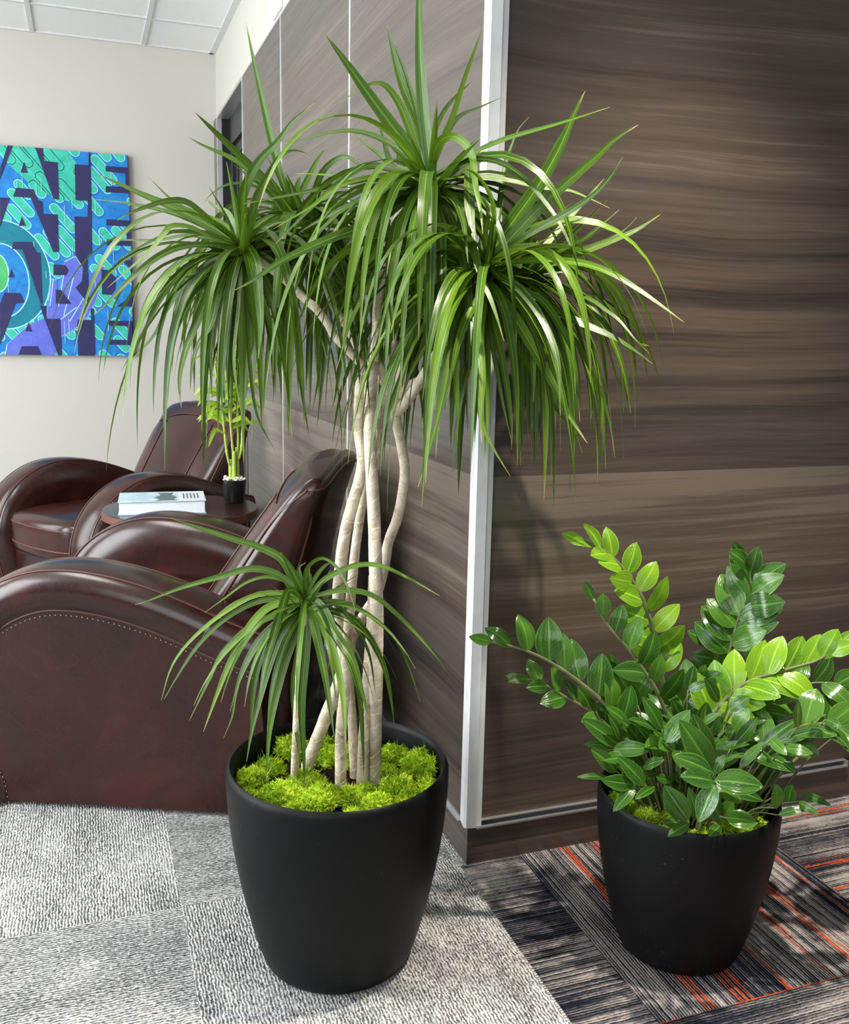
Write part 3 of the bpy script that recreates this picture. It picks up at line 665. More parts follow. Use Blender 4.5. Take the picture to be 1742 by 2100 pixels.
# wood panels of the left wall: four bays, a dark doorway, a narrow end panel
seams = [0.035, 1.038, 2.051, 2.983]
lst = []
for i in range(3):
    lst.append(((0.0, seams[i] + 0.008, 0.098), (0.05, seams[i + 1] - 0.006, WZ)))
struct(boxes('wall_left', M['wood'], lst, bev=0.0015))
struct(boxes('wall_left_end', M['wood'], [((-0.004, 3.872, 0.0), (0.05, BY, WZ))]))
struct(boxes('wall_left_core', M['black'], [((0.04, 0.05, 0.0), (0.08, 2.99, WZ))]))
struct(boxes('trim_2', M['alu'], [((-0.003, s - 0.006, 0.098), (0.03, s + 0.008, WZ)) for s in (1.038, 2.051)] +
             [((-0.004, 2.979, 0.0), (0.12, 2.990, WZ)), ((-0.006, 3.862, 0.0), (0.12, 3.873, WZ)), ((-0.004, 2.99, WZ - 0.012), (0.1, 3.862, WZ + 0.002)), ((-0.002, 0.035, WZ - 0.004), (0.03, 2.98, WZ + 0.004))], bev=0.001))
# doorway: recessed black frame with a leaf
d = boxes('door_1', M['black'], [((0.06, 2.99, 0.0), (0.11, 3.10, WZ - 0.012)), ((0.06, 3.76, 0.0), (0.11, 3.862, WZ - 0.012)), ((0.06, 3.10, WZ - 0.16), (0.11, 3.76, WZ - 0.012)),
                                  ((0.02, 2.99, 0.0), (0.16, 2.998, WZ - 0.012)), ((0.02, 3.854, 0.0), (0.16, 3.862, WZ - 0.012)), ((0.16, 2.98, 0.0), (0.2, 3.87, WZ))], bev=0.003)
struct(d)
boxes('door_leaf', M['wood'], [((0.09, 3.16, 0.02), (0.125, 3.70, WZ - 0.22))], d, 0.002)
boxes('door_frame', M['black'], [((0.08, 3.10, 0.0), (0.13, 3.16, WZ - 0.16)), ((0.08, 3.70, 0.0), (0.13, 3.76, WZ - 0.16)), ((0.08, 3.16, WZ - 0.22), (0.13, 3.70, WZ - 0.16))], d, 0.002)

# right wall: one tall wood panel, its plinth and aluminium edges
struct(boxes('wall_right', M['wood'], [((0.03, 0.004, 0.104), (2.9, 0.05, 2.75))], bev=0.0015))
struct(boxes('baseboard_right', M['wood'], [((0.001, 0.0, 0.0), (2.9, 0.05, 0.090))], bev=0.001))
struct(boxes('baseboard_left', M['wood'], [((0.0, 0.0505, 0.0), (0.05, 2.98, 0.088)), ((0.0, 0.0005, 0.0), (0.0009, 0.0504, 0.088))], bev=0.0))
b = MB()
b.box((0.018, -0.012, 0.0885), (1.062, 0.03, 0.0905))
b.box((0.018, -0.0125, 0.0905), (1.062, -0.0115, 0.0935))
b.box((0.03, -0.004, 0.103), (1.062, 0.004, 0.1055))
b.box((1.062, -0.0125, 0.0885), (1.066, 0.03, 0.1055))
struct(b.build('trim_3', M['alu'], smooth=False))
struct(boxes('trim_5', M['alu'], [((-0.010, 0.034, 0.0885), (0.03, 2.98, 0.0905)), ((-0.004, 0.036, 0.0905), (0.002, 2.98, 0.1000))], bev=0.0))
# corner post: flat white face, small step, chamfer
b = MB()
poly = [(-0.010, 0.0), (-0.006, -0.006), (0.016, -0.010), (0.017, -0.004), (0.030, -0.007), (0.031, 0.004), (0.031, 0.035), (-0.004, 0.035)]
b.prism(poly, 'z', 0.092, 2.75)
struct(autosmooth(b.build('trim_1', M['white']), 15))

# plate on the soffit near the top edge of the picture
pl = thing('wall_plate', 'small pale blank plate on the off-white soffit at the top of the picture', 'wall plate', (0.006, 2.12, 2.47))
bevel(boxes('plate', M['soffit'], [((0.004, 2.06, 2.40), (0.0125, 2.23, 2.55))], pl), 0.003)
boxes('slot', M['grid'], [((0.0025, 2.13, 2.474), (0.0045, 2.16, 2.478))], pl)

# ------------------------------------------------------------------ painting
AY = BY - 0.035
art = thing('painting', 'blue green canvas with big navy cut letters hanging on the pale back wall', 'painting', (-0.91, BY, 1.03))
X0, X1, Z0, Z1 = -1.36, -0.484, 1.030, 2.138


def clip(poly, x0=X0, x1=X1, z0=Z0, z1=Z1):
    for ax, lim, sg in ((0, x0, 1), (0, x1, -1), (1, z0, 1), (1, z1, -1)):
        out = []
        for i in range(len(poly)):
            a, c = poly[i], poly[(i + 1) % len(poly)]
            ia, ic = sg * (a[ax] - lim) >= 0, sg * (c[ax] - lim) >= 0
            if ia:
                out.append(a)
            if ia != ic:
                t = (lim - a[ax]) / (c[ax] - a[ax])
                out.append((a[0] + (c[0] - a[0]) * t, a[1] + (c[1] - a[1]) * t))
        poly = out
        if len(poly) < 3:
            return []
    return poly


def paint(bm, poly, layer):
    poly = clip(poly)
    if poly:
        bm.prism(poly, 'y', AY - 0.0004 - 0.0003 * layer, AY + 0.0002)


def capsule(cx, cz, L, w, dx, dz):
    out = []
    for s in (1, -1):
        for i in range(9):
            a = math.pi * (i / 8 - 0.5)
            u = s * (L / 2 + w * math.cos(a))
            v = s * w * math.sin(a)
            out.append((cx + u * dx - v * dz, cz + u * dz + v * dx))
    return out


rng = random.Random(11)
dx, dz = math.cos(math.radians(-49)), math.sin(math.radians(-49))
ln, gr, wash = MB(), MB(), MB()
wash.prism([(X0, Z0), (X1 - .004, Z0), (X1 - .004, Z1), (X0, Z1)], 'y', AY - .0002, AY + .0002)
lane = -1.2
while lane < 1.2:
    s = -1.4 + rng.random() * 0.2
    while s < 1.4:
        L = rng.uniform(0.05, 0.15)
        cx = -0.92 + s * dx - lane * dz
        cz = 1.58 + s * dz + lane * dx
        if X0 - .1 < cx < X1 + .1 and Z0 - .1 < cz < Z1 + .1:
            paint(ln, capsule(cx, cz, L, 0.0245, dx, dz), 0)
            paint(gr, capsule(cx, cz, L, 0.0215, dx, dz), 1)
        s += L + rng.uniform(0.09, 0.26)
    lane += 0.058
gbig = [(-1.12, 2.138), (-.80, 2.138), (-.72, 2.02), (-.74, 1.86), (-.86, 1.88), (-.98, 1.93), (-1.10, 2.04)]
paint(gr, gbig, 0)


def disc(cx, cz, rx, rz, n=48):
    return [(cx + rx * math.cos(2 * math.pi * i / n), cz + rz * math.sin(2 * math.pi * i / n)) for i in range(n)]


te, l2, bl2, lm = MB(), MB(), MB(), MB()
paint(l2, disc(-1.16, 1.46, .243, .293), 2)
paint(te, disc(-1.16, 1.46, .237, .287), 3)
paint(l2, disc(-1.17, 1.43, .142, .200), 4)
paint(bl2, disc(-1.17, 1.43, .136, .194), 5)
paint(l2, disc(-1.19, 1.47, .060, .105), 6)
paint(lm, disc(-1.19, 1.47, .054, .099), 7)
hd = [(x / 1000, z / 1000) for x, z in ART_HAND]
hv = MB()
hc = (-.86, 1.29)
paint(l2, [(hc[0] + (x - hc[0]) * 1.015, hc[1] + (z - hc[1]) * 1.015) for x, z in hd], 6)
paint(hv, hd, 8)
# finger outlines and drips
for a, c in (((-.93, 1.30), (-.905, 1.45)), ((-.885, 1.30), (-.845, 1.50)), ((-.86, 1.25), (-.80, 1.46)), ((-.83, 1.22), (-.72, 1.40)), ((-.90, 1.21), (-.79, 1.30))):
    n = Vector((c[1] - a[1], a[0] - c[0], 0)).normalized() * 0.002
    paint(l2, [(a[0] - n.x, a[1] - n.y), (c[0] - n.x, c[1] - n.y), (c[0] + n.x, c[1] + n.y), (a[0] + n.x, a[1] + n.y)], 9)
for i in range(26):
    x, z, h = rng.uniform(-1.15, -.52), rng.uniform(1.1, 2.05), rng.uniform(.04, .12)
    paint(l2, [(x - .001, z), (x + .001, z), (x + .001, z - h), (x - .001, z - h)], 9)
nv = MB()
for poly in ART_NAVY:
    paint(nv, [(x / 1000, z / 1000) for x, z in poly][::-1], 11)
# all the paint lies in the canvas part's own mesh
me = MB()
me.box((-1.36, AY, 1.030), (-0.484, BY - 0.002, 2.138))
for k, bm in enumerate((wash, ln, gr, l2, te, bl2, lm, hv, nv)):
    base = len(me.v)
    me.v += bm.v
    me.uv += bm.uv
    me.f += [tuple(q + base for q in f) for f in bm.f]
    me.mi += [k + 1] * len(bm.f)
me.build('canvas', [M[q] for q in ('navy', 'blue', 'line', 'green', 'line', 'teal', 'blue', 'lime', 'violet', 'navy')], art, smooth=False)

# ------------------------------------------------------------------ armchairs
ARM = [(0.625, 0.012), (0.665, 0.10), (0.688, 0.19), (0.695, 0.28), (0.685, 0.37), (0.655, 0.45), (0.605, 0.515), (0.535, 0.565), (0.45, 0.598), (0.36, 0.607),
       (0.26, 0.597), (0.16, 0.573), (0.06, 0.537), (-0.03, 0.499), (-0.10, 0.474), (-0.13, 0.466)]


def inset(curve, d):
    out = []
    n = len(curve)
    for i in range(n):
        a, c = curve[max(i - 1, 0)], curve[min(i + 1, n - 1)]
        t = Vector((c.x - a.x, c.y - a.y, 0)).normalized()
        nrm = Vector((t.y, -t.x, 0))           # points outwards for front-to-rear travel
        out.append(Vector((curve[i].x, curve[i].y, 0)) - nrm * d)
    return out


def make_arm(parent, side):
    base = crv([(y, z, 0) for y, z in ARM], 64)
    ctr = Vector((0.30, 0.25, 0))
    test = inset(base, 0.02)
    sg = 1 if (test[20] - ctr).length < (base[20] - ctr).length else -1
    sec = [(.008, .104), (.007, .098), (-.004, .088), (-.012, .070), (-.016, .050), (-.012, .028), (-.002, .010), (.010, .001), (.020, -.003), (.05, -.007), (.08, -.008), (.11, -.006),
           (.132, -.001), (.142, .008), (.155, .026), (.164, .055), (.168, .085), (.167, .115), (.160, .150)]
    X = lambda q: side * (0.40 - q)
    b = MB()
    rows = []
    curves = []
    for off, ins in sec:
        cv = inset(base, sg * ins)
        cv = [Vector((p.x, max(p.y, 0.012), 0)) for p in cv]
        cv[0].y = 0.012
        rows.append([(X(off), p.x, p.y) for p in cv])
        curves.append(rows[-1])
    ids = b.grid(rows)
    for r, e in ((0, .008), (-1, .160)):
        ring = [ids[r][j] for j in range(len(base))]
        tail = [b.vert((X(e), -0.13, 0.012))]
        b.face(ring + tail)
    # rear closing face
    rear = [ids[k][-1] for k in range(len(sec))]
    b.face(rear + [b.vert((X(.160), -0.13, 0.012)), b.vert((X(.008), -0.13, 0.012))])
    arm = b.build('armrest', M['leather'], parent, local=True)
    autosmooth(arm, 50)
    p = MB()
    for k, r in ((1, .0034), (7, .0030), (12, .0030)):
        p.tube(curves[k], r, 8)
    # short cross seam on the roll
    cs = [curves[k][27] for k in range(1, 8)]
    p.tube(cs, .003, 6)
    p.build('piping', M['piping'], arm, local=True)
    s = MB()
    for k, lift in ((0, .006), (7, .010)):
        cv = [Vector(q) for q in curves[k]]
        fine = crv(cv, 260)
        for i in range(0, 258, 3):
            a, c = fine[i], fine[i + 1]
            dz_ = Vector((side * 0.0015, 0, -lift if k == 0 else 0))
            if k == 7:
                dz_ = Vector((-side * .006, 0, .001))
            s.tube([a + dz_, a.lerp(c, .8) + dz_], .0011, 5)
    s.build('stitching', M['thread'], arm, local=True)['kind'] = 'stuff'
    return arm


def back_section(z):
    """front y, rear y and half width of the backrest at height z"""
    def lerp(tab):
        for (a, va), (c, vc) in zip(tab, tab[1:]):
            if z <= c:
                t = (z - a) / (c - a)
                return va + (vc - va) * t
        return tab[-1][1]
    fr = lerp([(0, .16), (.40, .135), (.55, .035), (.70, -.065), (.80, -.135), (.87, -.185)])
    re = lerp([(0, -.14), (.3, -.160), (.55, -.180), (.75, -.222), (.87, -.262)])
    hw = lerp([(0, .262), (.42, .262), (.55, .282), (.75, .284), (.83, .280), (.87, .264)])
    return fr, re, hw


def make_back(parent):
    b = MB()
    N = 56
    levels = [0.03, 0.15, 0.30, 0.42, 0.50, 0.58, 0.66, 0.72, 0.77, 0.80, 0.828, 0.846, 0.856, 0.860]
    squeeze = {0.828: .93, 0.846: .80, 0.856: .58, 0.860: .25}
    rows = []
    for z in levels:
        fr, re, hw = back_section(z)
        cy, hy = (fr + re) / 2, (fr - re) / 2 * squeeze.get(z, 1)
        row = []
        for j in range(N):
            a = 2 * math.pi * j / N
            ca, sa = math.cos(a), math.sin(a)
            x = hw * math.copysign(abs(ca) ** 0.34, ca)
            y = hy * math.copysign(abs(sa) ** 0.50, sa)
            if sa > 0 and z > .4:
                y += .028 * (1 - (x / hw) ** 2)
            zz = z - (0.034 * (x / hw) ** 2 if z > .4 else 0) * max(0, (z - .4) / .47) ** 1.5
            row.append((x, cy + y, zz))
        rows.append(row)
    ids = b.grid(rows, close=True)
    b.face(ids[-1])
    b.face(ids[0][::-1])
    back = b.build('backrest', M['leather'], parent, local=True)
    p = MB()
    hi = range(3, 11)
    def seam(j, mid):
        out = []
        for i in hi:
            w = max(0.0, ((i - 3) / 7 - .55) / .45) ** 1.6
            out.append(Vector(rows[i][j]).lerp(Vector(rows[i][mid]), w))
        return out
    SE = ((4, 0), (24, 28), (50, 56 - N), (34, 28))
    for j, mid in SE:
        p.tube(crv(seam(j, mid), 40), .0042, 8)
    p.tube([Vector(rows[10][j]) + Vector((0, -.001, 0)) for j in range(28, N + 1 - 1)], .0034, 8)
    # arched seam below the top roll and two front panel seams
    def front(x, z, lift=.002):
        fr, re, hw = back_section(z)
        t = x / hw
        cy, hy = (fr + re) / 2, (fr - re) / 2
        ca = math.copysign(abs(t) ** (1 / 0.34), t)
        sa = math.sqrt(max(0, 1 - ca * ca))
        y = cy + hy * sa ** 0.5 + .028 * (1 - t * t) + lift
        return Vector((x, y, z - 0.034 * t * t * max(0, (z - .4) / .47) ** 1.5))
    for x in (-.145, .145):
        p.tube([front(x * (1 + .12 * (i / 20)), .44 + .335 * i / 20) for i in range(21)], .0030, 6)
    p.tube([front(-.235 + .47 * i / 30, .775 + .03 * (1 - ((i - 15) / 15) ** 2)) for i in range(31)], .0026, 6)
    p.build('piping', M['piping'], back, local=True)
    st = MB()
    for j, mid in SE:
        fine = crv(seam(j, mid), 150)
        for i in range(0, 148, 3):
            o = Vector((0.0075 * (1 if rows[5][j][0] > 0 else -1) * .3, .0075 if rows[5][j][1] < -.1 else -.0075, .002))
            o.x = .002 if rows[5][j][0] > 0 else -.002
            st.tube([fine[i] + o, fine[i].lerp(fine[i + 1], .8) + o], .0012, 5)
    st.build('stitching', M['thread'], back, local=True)['kind'] = 'stuff'
    return back


def puffy(name, x0, x1, y0, y1, z0, z1, rad, puff, parent, mat, curve_front=0.0):
    """rounded cushion: superellipse rings"""
    b = MB()
    N, K = 64, 15
    rows = []
    for i in range(K):
        t = -1 + 2 * i / (K - 1)
        k = (1 - abs(t) ** 4.0) ** 0.25
        z = (z0 + z1) / 2 + (z1 - z0) / 2 * t
        hx, hy = (x1 - x0) / 2, (y1 - y0) / 2
        sx, sy = hx - rad + rad * k, hy - rad + rad * k
        row = []
        for j in range(N):
            a = 2 * math.pi * j / N
            ca, sa = math.cos(a), math.sin(a)
            x = sx * math.copysign(abs(ca) ** .32, ca)
            y = sy * math.copysign(abs(sa) ** .32, sa)
            if sa > 0:
                y += curve_front * (1 - (x / hx) ** 2)
            dome = puff * (1 - (x / hx) ** 2) * (1 - (y / (hy + .05)) ** 2) if t > 0 else 0
            row.append(((x0 + x1) / 2 + x, (y0 + y1) / 2 + y, z + dome * t))
        rows.append(row)
    ids = b.grid(rows, close=True)
    for e, sgn in ((0, -1), (-1, 1)):
        c = b.vert((sum(p[0] for p in rows[e]) / N, sum(p[1] for p in rows[e]) / N, rows[e][0][2] + (puff if sgn > 0 else 0)))
        for j in range(N):
            f = (ids[e][j], ids[e][(j + 1) % N], c)
            b.face(f if sgn > 0 else f[::-1])
    o = b.build(name, mat, parent, local=True)
    return o, rows


def make_chair(label, loc, rz):
    t = thing('leather_armchair', label, 'armchair', loc, rz, 'brown leather club armchairs', local=True)
    make_arm(t, -1)
    make_arm(t, 1)
    make_back(t)
    c, rows = puffy('seat_cushion', -.253, .253, .06, .665, .265, .43, .05, .022, t, M['leather'], .03)
    p = MB()
    for i in (4, 11):
        p.tube([Vector(q) for q in rows[i]] + [Vector(rows[i][0])], .0038, 7)
    p.build('piping', M['piping'], c, local=True)
    boxes('seat_base', M['leather'], [((-.256, -.12, .03), (.256, .635, .268))], t, .02, local=True)
    fb = MB()
    for x in (-.33, .33):
        for y in (-.06, .56):
            f = MB()
            f.lathe([(.0, .0), (.018, 0), (.022, .03), (.0, .03)], (x, y, 0), 16)
            f.build('foot', M['black'], t, local=True)
    return t


def copy_tree(o, parent=None):
    c = o.copy()
    COL.objects.link(c)
    if parent is not None:
        c.parent = parent
    for ch in list(o.children):
        copy_tree(ch, c)
    return c


chair = make_chair('dark brown leather armchair in front, its broad side panel beside the big black planter', CH1[:3], math.radians(CH1[3]))
far = copy_tree(chair)
far.location = CH2[:3]
far.rotation_euler = (0, 0, math.radians(CH2[3]))
far['label'] = 'dark brown leather armchair farther back, near the painting, with its empty seat showing'

# ------------------------------------------------------------------ side table, book, lucky bamboo
TX, TY, TZ, TR_ = TAB
t = thing('side_table', 'round dark wood side table between the two leather armchairs', 'table', (TX, TY, 0))
b = MB()
b.lathe([(0, TZ - .034), (TR_ - .012, TZ - .034), (TR_, TZ - .028), (TR_, TZ - .003), (TR_ - .003, TZ), (0, TZ)], (TX, TY, 0), 96)
b.mi = [1 if i // 96 in (1, 2) else 0 for i in range(len(b.f))]
autosmooth(b.build('tabletop', [M['darkwood'], M['redwood']], t), 35)
for a in (200, 290, 20, 110):
    x, y = TX + (TR_ - .05) * math.cos(math.radians(a)), TY + (TR_ - .05) * math.sin(math.radians(a))
    boxes('leg', M['redwood'], [((x - .02, y - .02, 0), (x + .02, y + .02, TZ - .034))], t, .003)
b = MB()
b.lathe([(TR_ - .07, TZ - .10), (TR_ - .035, TZ - .10), (TR_ - .035, TZ - .034), (TR_ - .07, TZ - .034), (TR_ - .07, TZ - .10)], (TX, TY, 0), 64)
autosmooth(b.build('apron', M['darkwood'], t), 35)

bx, by, bz, brz, bl, bw, bh = BOOK
book = thing('book', 'thick hardcover book with a pale blue cover lying on the side table', 'book', (bx, by, bz), math.radians(brz), local=True)
boxes('pages', M['paper'], [((-bl / 2 + .004, -bw / 2 + .002, .003), (bl / 2 - .004, bw / 2 - .004, bh - .003))], book, .001, local=True)
cv = boxes('cover', M['cover'], [((-bl / 2, -bw / 2 - .002, bh - .003), (bl / 2, bw / 2, bh)), ((-bl / 2, -bw / 2 - .002, 0), (bl / 2, bw / 2, .003)), ((-bl / 2, bw / 2 - .003, 0), (bl / 2, bw / 2, bh))], book, .0008, local=True)
b = MB()
b.box((.055, -bw / 2 + .01, bh), (bl / 2 - .003, bw / 2 - .01, bh + .0004))
b.build('pale_panel', M['coverpale'], cv, smooth=False, local=True)
b = MB()
b.prism([(-.02, -.09), (.05, -.088), (.035, -.06), (.05, -.03), (.03, .03), (.04, .07), (-.015, .075), (-.005, .02), (-.03, -.03), (-.008, -.06)], 'z', bh + .0003, bh + .0008)
for i in range(5):
    b.box((bl / 2 - .075 + .012 * i, -.06, bh + .0003), (bl / 2 - .070 + .012 * i, .05, bh + .0007))
b.build('cover_print', M['print'], cv, smooth=False, local=True)

px, py, pz = CUP
lb = thing('lucky_bamboo', 'little potted lucky bamboo in a black cup on the side table', 'potted plant', (px, py, pz))
b = MB()
b.lathe([(0, 0), (.030, 0), (.034, .004), (.0435, .082), (.044, .086), (.0405, .086), (.036, .06), (0, .06)], (px, py, pz), 48)
autosmooth(b.build('cup', M['cup'], lb), 40)
b = MB()
rng = random.Random(5)
for i in range(70):
    r, a = .038 * math.sqrt(rng.random()), rng.random() * 6.28
    c = Vector((px + r * math.cos(a), py + r * math.sin(a), pz + .082 + rng.uniform(0, .012)))
    s = rng.uniform(.0045, .0075)
    b.lathe([(0, -s * .7), (s * .8, -s * .4), (s, 0), (s * .75, s * .45), (0, s * .7)], c, 8)
pb = b.build('pebbles', M['pebble'], lb)
pb['kind'] = 'stuff'


def leaf(bm, pts, width, nrm, n=12, fold=0.25, prof='strap', twist=0.0, curl=0.0):
    """one leaf blade: 5 points across, folded along the midrib"""
    P = crv(pts, n)
    nref = Vector(nrm)
    if nref.length < 1e-4:
        nref = Vector((0, 0, 1))
    nref.normalize()
    rows, uvs = [], []
    prev = None
    for i, p in enumerate(P):
        s = i / (n - 1)
        t = (P[min(i + 1, n - 1)] - P[max(i - 1, 0)]).normalized()
        if prev is None:
            nn = nref - t * nref.dot(t)
            if nn.length < .15:
                alt = Vector((t.y, -t.x, .3))
                nn = alt - t * alt.dot(t)
            nn.normalize()
        else:
            nn = prev - t * prev.dot(t)
            nn = nn.normalized() * .8 + (nref - t * nref.dot(t)) * .2
            nn.normalize()
        prev = nn
        side = t.cross(nn).normalized()
        if twist:
            a = twist * s
            side, nn2 = side * math.cos(a) + nn * math.sin(a), nn * math.cos(a) - side * math.sin(a)
        else:
            nn2 = nn
        if prof == 'strap':
            w = width * .5 * min(1.0, .55 + 2.2 * s) * max(0.0, 1 - s ** 2.2) ** .9
        else:
            w = width * .5 * max(0.0, math.sin(math.pi * min(1, s ** .85 * .985 + .012))) ** .72
        w = max(w, .0003)
        row, uv = [], []
        for j, q in enumerate((-1, -.5, 0, .5, 1)):
            row.append(p + side * (w * q) + nn2 * (abs(q) * w * fold - curl * w * q * q))
            uv.append((.5 + .5 * q, s))
        rows.append(row)
        uvs.append(uv)
    bm.grid(rows, uvs)


st = MB()
for (ox, oy, h) in ((-.012, 0, .075), (.0, -.008, .105), (.013, .004, .118)):
    q = MB()
    pts = [(px + ox, py + oy, pz + .06), (px + ox, py + oy, pz + .085 + h * .5), (px + ox * 1.05, py + oy, pz + .085 + h)]
    c = crv(pts, 24)
    q.tube(c, [.0078 + (.0008 if i % 6 == 0 else 0) for i in range(24)], 12)
    q.build('stalk', M['bamboo'], lb)
rng = random.Random(8)
bl_ = MB()
for i, (sx, lean, h, z0) in enumerate(((-.020, -.050, .40, .17), (-.004, -.028, .43, .19), (.014, .018, .42, .20), (.022, .045, .40, .19))):
    q = MB()
    base = Vector((px + sx * .8, py + rng.uniform(-.01, .01), pz + z0 - .03))
    pts = [base, base + Vector((sx * .5, 0, .05)), base + Vector((lean * .5, .01, h * .55)), base + Vector((lean, rng.uniform(-.03, .03), h))]
    c = crv(pts, 40)
    q.tube(c, [.0046 + (.0011 if k % 5 == 0 else 0) - .0018 * k / 40 for k in range(40)], 8)
    q.build('cane', M['bamboo'], lb)
    for k in range(11):
        s = rng.uniform(.28, .98)
        p = c[int(s * 39)]
        a = rng.choice([rng.uniform(2.3, 4.0), rng.uniform(-.8, .8), rng.uniform(0, 6.28)])
        L = rng.uniform(.08, .15)
        d = Vector((math.cos(a), math.sin(a) * .6, rng.uniform(.1, .8))).normalized()
        p1, p2 = p + d * L * .5, p + d * L * .85 + Vector((0, 0, -L * rng.uniform(.25, .6)))
        leaf(bl_, [p, p1, p2], rng.uniform(.013, .021), Vector((-.2, -.8, .5)), 10, .2, 'oval')
bl_.build('foliage', M['bleaf'], lb)
# ------------------------------------------------------------------ planters
def planter(parent, c, r_top, h, r_base):
    cx, cy = c
    prof = [(0, .0), (r_base * .93, .0), (r_base * .985, .004), (r_base * 1.02, .014)]
    for i in range(1, 17):
        t = i / 16
        r = r_base * 1.03 + (r_top * 1.0 - r_base * 1.03) * (1 - (1 - t) ** 1.75)
        prof.append((r, .014 + (h - .034) * t))
    prof += [(r_top * .998, h - .010), (r_top * .985, h - .003), (r_top * .965, h), (r_top * .945, h - .003), (r_top * .935, h - .012), (r_top * .90, h - .10), (0, h - .10)]
    b = MB()
    b.lathe(prof, (cx, cy, 0), 128)
    return autosmooth(b.build('planter', M['pot'], parent), 50)


def moss(parent, c, R, z, n, seed, avoid=(), front=None):
    rng = random.Random(seed)
    b = MB()
    lumps = []
    tries = 0
    while len(lumps) < n and tries < 15000:
        tries += 1
        r, a = R * math.sqrt(rng.random()), rng.random() * 2 * math.pi
        x, y = c[0] + r * math.cos(a), c[1] + r * math.sin(a)
        s = rng.uniform(.026, .046)
        if r + s * .75 > R + .006:
            continue
        if any((x - q[0]) ** 2 + (y - q[1]) ** 2 < (q[2] + s * .55) ** 2 for q in avoid):
            continue
        if any((x - q[0]) ** 2 + (y - q[1]) ** 2 < ((s + q[3]) * .86) ** 2 for q in lumps):
            continue
        lumps.append((x, y, z + rng.uniform(-.024, .008) + .006 * (r / R), s))
    for x, y, zc, s in lumps:
        cl = Vector((x, y, zc))
        # core
        K, N = 9, 14
        rows = []
        for i in range(K):
            ph = math.pi * (i / (K - 1)) - math.pi / 2
            row = []
            for j in range(N):
                th = 2 * math.pi * j / N
                d = Vector((math.cos(ph) * math.cos(th), math.cos(ph) * math.sin(th), math.sin(ph) * .8))
                pt = cl + d * s * (.72 + .30 * noise.noise(d * 2.2 + cl * 37))
                rr_ = math.hypot(pt.x - c[0], pt.y - c[1])
                if rr_ > R - .003:
                    pt.x, pt.y = c[0] + (pt.x - c[0]) * (R - .003) / rr_, c[1] + (pt.y - c[1]) * (R - .003) / rr_
                row.append(pt)
            rows.append(row)
        b.grid(rows, close=True)
        for q in range(760):
            d = Vector((rng.gauss(0, 1), rng.gauss(0, 1), abs(rng.gauss(0, 1)) * .9 - .15)).normalized()
            rr = s * (.72 + .30 * noise.noise(d * 2.2 + cl * 37))
            p = cl + Vector((d.x, d.y, d.z * .8)) * rr
            dd = (d + Vector((rng.gauss(0, .5), rng.gauss(0, .5), rng.gauss(0, .5)))).normalized()
            L = rng.uniform(.006, .012)
            side = dd.cross(Vector((rng.gauss(0, 1), rng.gauss(0, 1), rng.gauss(0, 1)))).normalized()
            w = .00125
            bend = Vector((rng.gauss(0, .4), rng.gauss(0, .4), rng.gauss(0, .4))) * L
            pm, pe = p + dd * L * .55, p + dd * L + bend
            if max(math.hypot(t.x - c[0], t.y - c[1]) for t in (p, pm, pe)) > R - .002:
                continue
            i0 = [b.vert(p - side * w), b.vert(p + side * w), b.vert(pm + side * w), b.vert(pm - side * w), b.vert(pe)]
            b.face((i0[0], i0[1], i0[2], i0[3]))
            b.face((i0[3], i0[2], i0[4]))
            # fork
            for sg in (-1, 1):
                e = pm + (dd * .5 + side * sg * .9).normalized() * L * .5
                j0 = [b.vert(pm - dd * w), b.vert(pm + dd * w), b.vert(e)]
                b.face(j0)
    o = b.build('moss', M['moss'], parent)
    o['kind'] = 'stuff'
    s_ = MB()
    s_.lathe([(0, z - .012), (R * .6, z - .010), (R, z - .016)], (c[0], c[1], 0), 48)
    s_.build('soil', M['soil'], parent)
    return o


# ------------------------------------------------------------------ dracaena
BP = (-.348, -.191)
dr = thing('potted_dracaena', 'tall spiky-leaved tree with twisting pale trunks in the bigger black planter', 'potted plant', (BP[0], BP[1], 0))
planter(dr, BP, .206, .389, .141)
bases = [(t[1][0] / 1000, t[1][1] / 1000, t[-1] / 1000) for t in TRUNKS if t[1][2] < 450 and t[0] != 'FT']
moss(dr, BP, .191, .350, 80, 2, [(x, y, .012) for x, y, r in bases] + [(-.36, -.19, .02)])
for tr in TRUNKS:
    pts = [Vector(p) / 1000 for p in tr[1:-2]]
    r0, r1 = tr[-2] / 1000, tr[-1] / 1000
    if pts[0].z < .45:
        pts = [pts[0] - Vector((0, 0, .045))] + pts
    n = max(24, int(sum((q - p).length for p, q in zip(pts, pts[1:])) * 130))
    c = crv(pts, n)
    rad = []
    for i in range(n):
        s = i / (n - 1)
        k = noise.noise(Vector((s * 22.0, r0 * 900, 3.1)))
        rad.append((r0 + (r1 - r0) * s) * (1 + .07 * k + (.015 if i % 3 == 0 else 0)))
    b = MB()
    b.tube(c, rad, 18)
    b.build('trunk' if not tr[0].startswith('B') and tr[0] != 'spur' else 'branch', M['trunk'], dr)


def outward(h):
    return Vector(HEADS[h]) / 1000


def wallsafe(p):
    return p.x < -.02 or p.y < -.02


